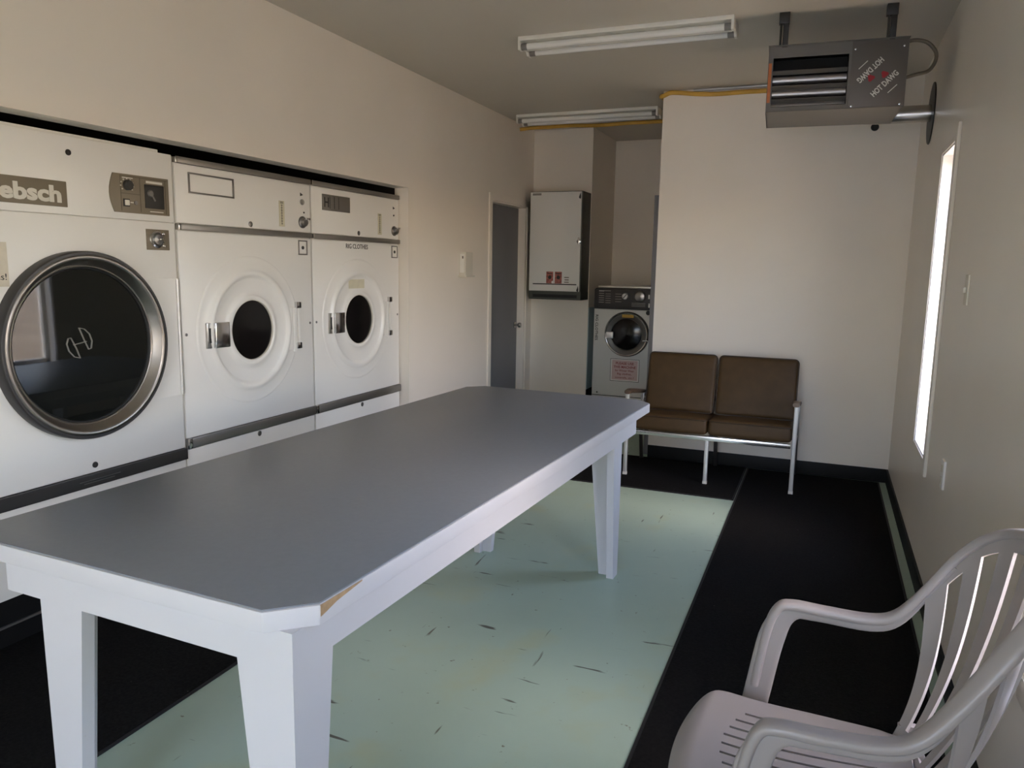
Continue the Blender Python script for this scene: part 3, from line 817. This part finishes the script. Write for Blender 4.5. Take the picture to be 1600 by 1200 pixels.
for r_ in range(6):
    q.box(-2.010, -1.960, YW - 0.0068, YW - 0.006, 1.285 - r_ * 0.021, 1.289 - r_ * 0.021)
    if r_ != 0: q.box(-1.945, -1.895, YW - 0.0068, YW - 0.006, 1.282 - r_ * 0.021, 1.285 - r_ * 0.021)
q.box(-2.010, -1.895, YW - 0.0068, YW - 0.006, 1.289, 1.294)
for r_ in range(4): q.box(-1.850, -1.790, YW - 0.0068, YW - 0.006, 1.262 - r_ * 0.024, 1.265 - r_ * 0.024)
for r_ in range(3): q.box(-1.690, -1.560, YW - 0.0068, YW - 0.006, 1.180 - r_ * 0.014, 1.183 - r_ * 0.014)
part('panel_print', q, M['trim_metal'], cpl)
q = MB(); q.box(-1.535, -1.520, YW - 0.010, YW - 0.006, 1.225, 1.265, 0.002); q.box(-1.530, -1.518, YW - 0.010, YW - 0.006, 1.145, 1.185, 0.002)
part('panel_switch', q, M['trim'], cpl)
dcx, dcz = -1.725, 0.887
dw = MB(); dw.lathe([(0.214, 0), (0.214, -0.020), (0.206, -0.034), (0.196, -0.038), (0.180, -0.034), (0.150, -0.026), (0.146, -0.020), (0.146, -0.010)], (dcx, YW, dcz), 'y', 72)
wd = part('door_ring', dw, M['washer_ring'], fr, 'dark steel porthole ring', ang=40)
part('door_rim', MB().lathe([(0.205, -0.036), (0.200, -0.042), (0.195, -0.040), (0.195, -0.036)], (dcx, YW, dcz), 'y', 72), M['chrome'], wd)
part('door_glass', MB().lathe([(0.1475, -0.014), (0.10, -0.026), (0.05, -0.032), (0.0005, -0.034)], (dcx, YW, dcz), 'y', 48), M['glass_dull'], wd, 'black porthole glass')
part('door_hinge', MB().box(-1.915, -1.850, YW - 0.048, YW - 0.018, 0.845, 0.905, 0.004), M['alu_paint'], wd)
part('door_latch', MB().box(-1.560, -1.475, YW - 0.062, YW - 0.034, 0.828, 0.842, 0.004), M['chrome'], wd, 'chrome door handle')
part('warning_label', MB().box(-1.768, -1.658, YW - 0.0395, YW - 0.037, 1.046, 1.074), M['warn'], wd, 'amber label')
g = MB(); g.text('RIG CLOTHES', (-2.024, YW, 0.938), (0, 0, -1), (1, 0, 0), 0.246, 0.026, 0.0012, 0.02)
part('lettering', g, M['ink'], fr, 'black words running downwards')
part('screw', MB().lathe([(0.008, 0), (0.007, -0.003), (0.0005, -0.003)], (-2.0, YW, 0.310), 'y', 14), M['ink'], fr)
part('lock', MB().lathe([(0.022, 0), (0.018, -0.006), (0.0005, -0.006)], (-1.53, YW, 1.095), 'y', 18), M['ink'], fr)
sg = thing('instruction_sign', 'pink sign with red lettering stuck below the washer porthole', 'sign', (-1.732, YW - 0.003, 0.432))
part('backing', MB().box(-1.874, -1.592, YW - 0.004, YW - 0.0005, 0.432, 0.648, 0.001), M['disp_panel'], sg)
q = MB()
for a in ((-1.874, -1.592, 0.432, 0.436), (-1.874, -1.592, 0.644, 0.648), (-1.874, -1.870, 0.432, 0.648), (-1.596, -1.592, 0.432, 0.648)):
    q.box(a[0], a[1], YW - 0.005, YW - 0.004, a[2], a[3])
part('border', q, M['ink'], sg)
part('sheet', MB().box(-1.858, -1.608, YW - 0.0052, YW - 0.004, 0.446, 0.636), M['sign_pink'], sg)
q = MB()
RX = (1, 0, 0)
q.text('PLEASE USE', (-1.733, YW - 0.0052, 0.606), RX, UZ, 0.175, 0.024, 0.0008, 0.02)
q.text('THIS MACHINE', (-1.733, YW - 0.0052, 0.571), RX, UZ, 0.215, 0.024, 0.0008, 0.02)
q.text('for Winter Wear', (-1.733, YW - 0.0052, 0.537), RX, UZ, 0.185, 0.020, 0.0008, 0.012)
q.text('Rig clothes,', (-1.733, YW - 0.0052, 0.502), RX, UZ, 0.140, 0.024, 0.0008, 0.012)
q.text('coveralls, etc.!', (-1.733, YW - 0.0052, 0.468), RX, UZ, 0.180, 0.020, 0.0008, 0.012)
part('lettering', q, M['sign_ink'], sg, 'red lettering')

# ------------------------------------------------------------------ settee
st = thing('settee', 'two-seat brown vinyl settee with aluminium frame against the back wall', 'settee', (-0.70, 5.60, 0))
YS = 5.36
def cushion(x0, x1, depth, thick, origin, tilt, name, puff=0.016):
    """rounded cushion: local x across, y depth, z up, tilted about x, rear edge free"""
    b = MB(); b.box(x0, x1, 0, depth, 0, thick, 0.030, 4)
    bmesh.ops.subdivide_edges(b.bm, edges=[e for e in b.bm.edges if e.calc_length() > 0.15], cuts=6, use_grid_fill=True)
    for v in b.bm.verts:
        fx = max(0, 1 - ((v.co.x - (x0 + x1) / 2) / ((x1 - x0) / 2)) ** 2); fy = max(0, 1 - ((v.co.y - depth / 2) / (depth / 2)) ** 2)
        s_ = 1 if v.co.z > thick / 2 else -1
        v.co.z += s_ * puff * (fx * fy) ** 0.5
    b.rot(Matrix.Translation(origin) @ Matrix.Rotation(tilt, 4, 'X'))
    return b
def piping(x0, x1, depth, z, origin, tilt):
    r = 0.030; pth = []
    for (cx, cy, a0) in ((x1 - r, depth - r, 0), (x0 + r, depth - r, 90), (x0 + r, r, 180), (x1 - r, r, 270)):
        for i in range(5):
            a = math.radians(a0 + i * 22.5); pth.append(Vector((cx + r * math.cos(a), cy + r * math.sin(a), z)))
    pth.append(pth[0])
    m = MB(); m.tube(pth, 0.0045, 6); m.rot(Matrix.Translation(origin) @ Matrix.Rotation(tilt, 4, 'X'))
    return m
for (x0, x1) in ((-1.222, -0.708), (-0.700, -0.146)):
    o = (0, YS - 0.005, 0.358)
    p = part('seat_cushion', cushion(x0, x1, 0.47, 0.108, o, math.radians(-4), 's'), M['vinyl_brown'], st)
    part('piping', piping(x0, x1, 0.47, 0.098, o, math.radians(-4)), M['welt'], p)
for (x0, x1) in ((-1.205, -0.705), (-0.690, -0.142)):
    o = (0, 5.700, 0.440)
    p = part('back_cushion', cushion(x0, x1, 0.435, 0.095, o, math.radians(74), 'b', 0.012), M['vinyl_brown'], st)
    part('piping', piping(x0, x1, 0.435, 0.085, o, math.radians(74)), M['welt'], p)
part('front_rail', MB().box(-1.262, -0.148, YS - 0.012, YS + 0.018, 0.318, 0.350, 0.006), M['alu'], st, 'bright aluminium rail')
part('rear_rail', MB().box(-1.262, -0.148, 5.80, 5.83, 0.285, 0.315, 0.006), M['alu'], st)
for x in (-1.277, -0.700, -0.128):
    m = MB()
    top = 0.606 if abs(x + 0.70) > 0.1 else 0.320
    m.sweep([(x, YS, 0.0), (x, YS, top * .5), (x, YS, top)], (0.014, 0.012), 'rect', lateral=(1, 0, 0), corner=0.35)
    lg_ = part('front_leg', m, M['alu_paint'], st)
    part('foot', MB().box(x - 0.0155, x + 0.0155, YS - 0.0135, YS + 0.0135, 0.0, 0.028, 0.003), M['fixture'], lg_)
    m = MB(); m.sweep([(x, 5.91, 0.0), (x, 5.83, 0.30), (x, 5.87, 0.46 if top < .4 else 0.545)], (0.014, 0.010), 'rect', lateral=(1, 0, 0), corner=0.35)
    part('rear_leg', m, M['bezel'], st)
    part('side_rail', MB().box(x - 0.010, x + 0.010, YS + 0.012, 5.82, 0.300, 0.322, 0.003), M['alu_paint'], st)
for x in (-1.270, -0.130):
    m = MB(); m.sweep([(x, YS - 0.045, 0.626), (x, YS + 0.04, 0.624), (x, 5.58, 0.598), (x, 5.86, 0.556)], [(0.022, 0.015), (0.026, 0.017), (0.026, 0.017), (0.022, 0.014)], 'rect', lateral=(1, 0, 0), corner=0.6)
    part('armrest', m, M['wood_arm'], st, 'dark brown armrest')
part('back_frame', MB().box(-1.262, -0.140, 5.845, 5.862, 0.52, 0.56, 0.004), M['bezel'], st)

# ------------------------------------------------------------------ plastic garden chair
CY = 1.68
ch = thing('plastic_chair', 'taupe moulded plastic armchair with slatted fan back by the right wall', 'chair', (0.10, CY, 0))
# rim: arm - back - arm; (x, half width, z)
RIM = [(-0.055, 0.283, 0.650), (-0.020, 0.284, 0.664), (0.055, 0.281, 0.663), (0.155, 0.272, 0.667), (0.212, 0.264, 0.692), (0.268, 0.258, 0.768),
       (0.326, 0.246, 0.862), (0.368, 0.218, 0.918), (0.402, 0.168, 0.955), (0.424, 0.095, 0.977), (0.432, 0.0, 0.984)]
def smooth_path(pts, n=4):
    out = []
    P = [Vector(p) for p in pts]
    for i in range(len(P) - 1):
        p0, p1, p2, p3 = P[max(i - 1, 0)], P[i], P[i + 1], P[min(i + 2, len(P) - 1)]
        for k in range(n):
            t = k / n
            out.append(0.5 * ((2 * p1) + (-p0 + p2) * t + (2 * p0 - 5 * p1 + 4 * p2 - p3) * t * t + (-p0 + 3 * p1 - 3 * p2 + p3) * t ** 3))
    out.append(P[-1])
    return out
half = [(x, CY + w, z) for x, w, z in RIM]
full = half + [(x, CY - w, z) for x, w, z in reversed(RIM[:-1])]
leg_top = [(-0.100, 0.281, 0.435), (-0.078, 0.284, 0.585)]
front_far = [(-0.150, CY + 0.275, 0.0), (-0.125, CY + 0.278, 0.22)] + [(x, CY + w, z) for x, w, z in leg_top]
arms = smooth_path([leg_top_p for leg_top_p in [(x, CY + w, z) for x, w, z in leg_top]] + full + [(x, CY - w, z) for x, w, z in reversed(leg_top)], 5)
lat = []; wh = []
NA = len(arms)
for i, p in enumerate(arms):
    s_ = 1 if p.y > CY else -1
    tt = max(0, min(1, (p.z - 0.66) / 0.30)) if p.x > 0.15 else 0
    a = tt * 1.0                                          # the band turns from flat arm to upright rim
    side = Vector((0, s_, 0)) if tt < 0.98 else Vector((0, s_, 0))
    lat.append((math.sin(a * 1.25) * 1.0 if True else 0, s_ * math.cos(a * 1.0) * max(0.0, min(1, abs(p.y - CY) / 0.2)), 0.15 * 0))
    wh.append((0.0195 - 0.001 * tt, 0.011))
rim = MB()
# flat upper band plus a turned-down inner skirt give the arm its channel section
rim.sweep(arms, wh, 'rect', lateral=lat, corner=0.55)
part('arm_rim', rim, M['plastic'], ch, ang=60)
def band(path, w, h, lateral):
    m = MB(); m.sweep(path, [(w, h)] * len(path) if not isinstance(w, list) else list(zip(w, h)), 'rect', lateral=lateral, corner=0.45); return m
for s_ in (1, -1):
    pth = smooth_path([(-0.150, CY + s_ * 0.275, 0.0), (-0.120, CY + s_ * 0.278, 0.22), (-0.088, CY + s_ * 0.281, 0.44), (-0.062, CY + s_ * 0.283, 0.585), (-0.026, CY + s_ * 0.283, 0.642), (0.04, CY + s_ * 0.281, 0.650), (0.155, CY + s_ * 0.271, 0.653), (0.212, CY + s_ * 0.263, 0.680), (0.262, CY + s_ * 0.257, 0.748), (0.318, CY + s_ * 0.244, 0.840)], 5)
    n = len(pth)
    ws = [0.032 if q.z < 0.58 else 0.032 - 0.017 * max(0, min(1, (q.x + 0.064) / 0.06)) - 0.007 * max(0, min(1, (q.x - 0.20) / 0.10)) for q in pth]
    m = MB(); m.sweep(pth, [(max(0.007, w_), 0.009) for w_ in ws], 'rect', lateral=[(1, 0, 0) if q.z < 0.6 else (1 - min(1, (q.z - 0.6) / 0.04) if q.x < 0 else 0.0, 0, -min(1, (q.z - 0.6) / 0.04) if q.x < 0 else -1) for q in pth], corner=0.4)
    part('front_leg', m, M['plastic'], ch, ang=60)
    pth = smooth_path([(0.425, CY + s_ * 0.235, 0.0), (0.335, CY + s_ * 0.215, 0.24), (0.262, CY + s_ * 0.192, 0.40), (0.250, CY + s_ * 0.190, 0.46)], 5)
    m = MB(); m.sweep(pth, [(0.022, 0.010)] * len(pth), 'rect', lateral=(1, 0, 0), corner=0.4)
    part('rear_leg', m, M['plastic'], ch, ang=60)
# seat with slots
def grid_part(nu, nv, fn, hole, thick):
    m = MB(); b = m.bm
    V = [[b.verts.new(fn(i / nu, j / nv)) for j in range(nv + 1)] for i in range(nu + 1)]
    for i in range(nu):
        for j in range(nv):
            if hole((i + .5) / nu, (j + .5) / nv): continue
            b.faces.new((V[i][j], V[i + 1][j], V[i + 1][j + 1], V[i][j + 1]))
    loose = [v for v in b.verts if not v.link_faces]
    bmesh.ops.delete(b, geom=loose, context='VERTS')
    b.normal_update()
    bmesh.ops.solidify(b, geom=b.faces[:], thickness=thick)
    bmesh.ops.recalc_face_normals(b, faces=b.faces[:])
    return m
def seat_fn(u, v):
    # u: front (0) to rear (1); v: -1..1 across
    w = 2 * v - 1
    x = -0.235 + 0.480 * u
    hw = 0.250 - 0.055 * max(0, (u - 0.50) / 0.50) ** 1.6 - 0.05 * max(0, (u - 0.88) / 0.12) ** 2
    if u < 0.18: hw -= 0.060 * (1 - u / 0.18) ** 2
    z = 0.437 - 0.018 * math.sin(PI * min(1, u * 1.05))
    if u < 0.12: z -= 0.045 * (1 - u / 0.12) ** 2
    e = max(0, abs(w) - 0.86) / 0.14
    z -= 0.028 * e * e
    if u > 0.9: z += 0.02 * ((u - .9) / .1) ** 2
    bow = 0.022 * (1 - w * w) * (1 - u) - 0.0
    return (x - bow, CY + hw * w, z)
def seat_hole(u, v):
    w = 2 * v - 1
    for k in range(-4, 5):
        c0 = k * 0.145
        u0 = 0.22 + 0.05 * (abs(k) / 4) ** 2 * 1.2
        if abs(w - c0) < 0.016 and (u0 < u < 0.86): return True
    return False
part('seat', grid_part(60, 124, seat_fn, seat_hole, 0.006), M['plastic'], ch, ang=60)
# fan back: slats and slots run from the seat up to the rim
Rs = smooth_path([(x, w, z) for x, w, z in RIM[5:]], 6)
def rim_at(u):
    """u -1..1 -> point on the rim arc"""
    a = abs(u)
    L = [0]
    for p, q in zip(Rs[:-1], Rs[1:]): L.append(L[-1] + (q - p).length)
    s_ = (1 - a) * L[-1]
    for i in range(len(L) - 1):
        if L[i + 1] >= s_ - 1e-9:
            t = (s_ - L[i]) / max(1e-9, L[i + 1] - L[i]); p = Rs[i].lerp(Rs[i + 1], t); break
    return Vector((p.x, math.copysign(p.y, u), p.z))
def back_fn(u, v):
    w = 2 * u - 1
    top = rim_at(w)
    bot = Vector((0.236 - 0.016 * w * w, 0.188 * w, 0.415))
    p = bot.lerp(top, v)
    p.x += 0.040 * math.sin(PI * v ** 0.8) * (1 - 0.45 * w * w)
    p.y *= 1 + 0.10 * math.sin(PI * v) * (1 - abs(w)) 
    return (p.x, CY + p.y, p.z)
def back_hole(u, v):
    w = 2 * u - 1
    for c0, hw, v0, v1 in ((0.0, 0.062, 0.07, 0.915), (0.255, 0.062, 0.07, 0.915), (-0.255, 0.062, 0.07, 0.915), (0.505, 0.060, 0.08, 0.915), (-0.505, 0.060, 0.08, 0.915), (0.750, 0.064, 0.10, 0.90), (-0.750, 0.064, 0.10, 0.90)):
        if abs(w - c0) < hw and v0 < v < v1: return True
    return False
part('backrest', grid_part(128, 40, back_fn, back_hole, 0.007), M['plastic'], ch, ang=60)

# ------------------------------------------------------------------ ceiling lights
def strip_light(x0, x1, y, dz, label):
    t = thing('strip_light', label, 'ceiling light', ((x0 + x1) / 2, y + 0.06, ZC), 0, 'fluorescent strip lights')
    h = MB(); h.box(x0, x1, y, y + 0.200, ZC - 0.024, ZC, 0.003)
    h.prism([(y + 0.070, ZC - 0.024), (y + 0.130, ZC - 0.024), (y + 0.118, ZC - 0.056), (y + 0.082, ZC - 0.056)], 'x', x0 + 0.02, x1 - 0.02, 0.002)
    part('housing', h, M['fixture'], t)
    for s_ in (0, 1):
        xe = (x0, x0 + 0.014) if s_ == 0 else (x1 - 0.014, x1)
        part('end_plate', MB().prism([(y, ZC - 0.0235), (y + 0.200, ZC - 0.0235), (y + 0.194, ZC - 0.072), (y + 0.150, ZC - 0.072), (y + 0.132, ZC - 0.054), (y + 0.068, ZC - 0.054), (y + 0.050, ZC - 0.072), (y + 0.006, ZC - 0.072)], 'x', xe[0], xe[1], 0.001), M['fixture'], t)
    for yy in (y + 0.030, y + 0.170):
        tu = part('tube', MB().tube([(x0 + 0.045, yy, ZC - 0.052), (x1 - 0.045, yy, ZC - 0.052)], 0.0185, 20), M['tube'], t, 'unlit fluorescent tube')
        for xa, xb in ((x0 + 0.014, x0 + 0.050), (x1 - 0.050, x1 - 0.014)):
            part('tube_end', MB().tube([(xa, yy, ZC - 0.052), (xb, yy, ZC - 0.052)], 0.0188, 20), M['tube_end'], tu)
    return t
strip_light(-1.772, -0.552, 4.345, 0, 'unlit twin-tube strip light on the ceiling nearer the heater')
strip_light(-2.645, -1.392, 6.475, 0, 'unlit twin-tube strip light on the ceiling in front of the alcove')

# ------------------------------------------------------------------ hanging gas heater
HO = Vector((-0.37, 4.40, 0.0)); HA = 0.060
ht = thing('gas_heater', 'grey hanging unit heater lettered HOT DAWG near the right wall', 'heater', HO, HA)
HW, HD, HB, HT = 0.662, 0.480, 2.333, 2.662
b = MB()
b.box(0, HW, 0, HD, HT - 0.004, HT); b.box(0, HW, 0, HD, HB, HB + 0.004)
b.box(0, 0.004, 0, HD, HB, HT); b.box(HW - 0.004, HW, 0, HD, HB, HT); b.box(0, HW, HD - 0.004, HD, HB, HT)
b.box(0.39, HW, 0, 0.004, HB, HT); b.box(0, 0.024, 0, 0.004, HB, HT)
b.box(0.024, 0.39, 0, 0.004, 2.602, HT); b.box(0.024, 0.39, 0, 0.004, HB, 2.355)
b.box(-0.004, HW + 0.004, -0.004, HD, HT, HT + 0.004)
part('cabinet', b, M['heater'], ht)
q = MB(); q.box(0.024, 0.39, 0.09, 0.095, 2.34, 2.61); q.box(0.392, 0.396, 0.004, 0.09, 2.34, 2.65)
part('inner_lining', q, M['dark_void'], ht)
for zz in (2.500, 2.432, 2.366):
    m = MB(); m.sweep([(0.026, 0.050, zz), (0.388, 0.050, zz)], (0.022, 0.016), 'round', 20, lateral=(0, 0, 1))
    part('heat_tube', m, M['heat_tube'], ht, 'shiny horizontal tube')
for zz in (2.540, 2.465, 2.398, 2.360):
    m = MB(); m.box(0.024, 0.39, 0.0, 0.030, -0.0015, 0.0015); m.rot(Matrix.Translation((0, 0.010, zz)) @ Matrix.Rotation(math.radians(-30), 4, 'X'))
    part('louvre', m, M['heater'], ht)
part('orange_label', MB().box(0.003, 0.018, -0.0015, 0.0, 2.380, 2.578), M['orange'], ht, 'orange strip label')
dp = part('access_panel', MB().box(0.402, HW - 0.002, -0.004, 0.0, HB + 0.002, HT - 0.006, 0.0012), M['heater_panel'], ht, 'darker side panel')
for (u_, z_) in ((0.417, 2.620), (0.640, 2.621), (0.417, 2.343), (0.640, 2.343)):
    part('screw', MB().lathe([(0.006, 0), (0.005, -0.003), (0.0005, -0.004)], (u_, -0.004, z_), 'y', 12), M['chrome'], dp)
g = MB()
r2 = math.sqrt(.5)
g.text('HOT DAWG', (0.564, -0.004, 2.4455), (r2, 0, r2), (-r2, 0, r2), 0.152, 0.029, 0.001, 0.03)
part('lettering', g, M['grey_ink'], dp, 'pale grey lettering')
g = MB()
g.text('HOT DAWG', (0.493, -0.004, 2.514), (-r2, 0, -r2), (r2, 0, -r2), 0.148, 0.029, 0.001, 0.03)
for (ua, za, ub, zb) in ((0.582, 2.398, 0.622, 2.439), (0.438, 2.523, 0.479, 2.559)):
    m = MB(); m.box(-0.0275, 0.0275, -0.001, 0, -0.002, 0.002); m.rot(Matrix.Translation(((ua + ub) / 2, -0.004, (za + zb) / 2)) @ Matrix.Rotation(-math.radians(44), 4, 'Y'))
    part('print_line', m, M['grey_ink'], dp)
part('lettering', g, M['grey_ink'], dp, 'pale grey lettering, upside down')
for (u_, z_) in ((0.499, 2.476), (0.561, 2.490)):
    q = MB(); pl = []
    for i in range(14):
        a = 2 * PI * i / 14; r_ = 0.016 * (1 + 0.22 * math.sin(3 * a + 1)); pl.append((u_ + r_ * math.cos(a), z_ + r_ * math.sin(a)))
    q.prism(pl, 'y', -0.005, -0.004)
    part('red_mark', q, M['red'], dp, 'red spot in the logo')
for u_ in (0.052, 0.560):
    m = MB(); m.tube([(u_, 0.004, HT), (u_, 0.002, ZC - 0.002)], 0.006, 10)
    m.box(u_ + 0.010, u_ + 0.038, 0.0, 0.005, HT - 0.01, ZC - 0.002, 0.001); m.box(u_ + 0.010, u_ + 0.015, 0.0, 0.030, HT, ZC - 0.002)
    m.box(u_ - 0.012, u_ + 0.040, -0.008, 0.032, ZC - 0.055, ZC - 0.001, 0.002)
    part('hanger', m, M['black_steel'], ht, 'dark steel ceiling hanger')
lp = smooth_path([(0.655, 0.05, 2.652), (0.700, 0.05, 2.657), (0.752, 0.05, 2.640), (0.790, 0.05, 2.595), (0.792, 0.05, 2.550), (0.765, 0.05, 2.506), (0.710, 0.05, 2.492), (0.655, 0.05, 2.478)], 6)
part('flexible_cable', MB().tube(lp, 0.009, 10), M['taupe_dark'], ht, 'looped flexible cable')
fl = thing('flue_pipe', 'shiny flue pipe running from the heater into the right wall', 'pipe', (0.4, 5.1, 2.45))
part('pipe', MB().tube(smooth_path([(0.10, 4.96, 2.452), (0.10, 5.10, 2.452), (0.105, 5.24, 2.452), (0.14, 5.32, 2.452), (0.22, 5.345, 2.452), (0.36, 5.345, 2.452), (0.520, 5.345, 2.452)], 5), 0.050, 28), M['galv'], fl)
m = MB(); m.lathe([(0.052, -0.006), (0.176, -0.006), (0.178, 0.0), (0.05, 0.0)], (XR - 0.001, 5.345, 2.450), 'x', 40)
part('wall_collar', m, M['black_steel'], fl, 'flat round collar at the wall')
cd = MB(); cd.tube([(-1.02, YB - 0.012, 2.815), (-0.80, YB - 0.012, 2.815), (-0.30, YB - 0.012, 2.815), (0.30, YB - 0.012, 2.815)], 0.010, 12)
single('conduit', cd, M['conduit'], 'thin grey conduit along the top of the back wall', 'conduit')
yp = smooth_path([(XL + 0.004, 6.86, 2.770), (-2.66, 6.90, 2.785), (-2.52, 6.94, 2.792), (-2.30, 6.95, 2.797), (-2.04, 6.96, 2.787), (-1.75, 7.00, 2.800), (-1.45, 7.02, 2.803), (-1.285, 6.95, 2.803), (-1.268, 6.50, 2.806), (-1.266, 6.10, 2.800), (-1.262, 5.985, 2.790), (-1.235, 5.958, 2.790),
                  (-1.19, 5.955, 2.806), (-1.13, 5.958, 2.804), (-1.00, 5.962, 2.788), (-0.85, 5.964, 2.778), (-0.65, 5.964, 2.780), (-0.45, 5.964, 2.777), (-0.20, 5.962, 2.774), (0.10, 5.962, 2.776), (0.28, 5.962, 2.772)], 5)
single('gas_tube', MB().tube(yp, 0.0165, 12), M['yellow'], 'yellow flexible gas tube running along the ceiling to the heater', 'gas tube')
wp = MB(); wp.lathe([(0.026, 0), (0.025, -0.006), (0.020, -0.010), (0.0005, -0.010)], (0.225, YB - 0.0005, 2.493), 'y', 24)
single('wall_plug', wp, M['black'], 'round black plug on the back wall below the heater', 'plug')

# ------------------------------------------------------------------ plates on the right wall
sw = thing('light_switch', 'beige switch plate on the right wall beside the narrow window', 'switch', (XR, 3.42, 1.384))
part('plate', MB().box(XR - 0.006, XR, 3.385, 3.457, 1.383, 1.500, 0.002), M['beige_plastic'], sw)
part('toggle', MB().box(XR - 0.016, XR - 0.006, 3.415, 3.427, 1.430, 1.452, 0.002), M['beige_plastic'], sw)
ou = thing('wall_outlet', 'white outlet plate low on the right wall beyond the plastic chair', 'outlet', (XR, 3.515, 0.62))
part('plate', MB().box(XR - 0.009, XR, 3.478, 3.552, 0.622, 0.742, 0.002), M['trim'], ou)
for zz in (0.655, 0.705):
    part('socket', MB().box(XR - 0.0105, XR - 0.009, 3.500, 3.530, zz - 0.014, zz + 0.014, 0.0006), M['beige_plastic'], ou)
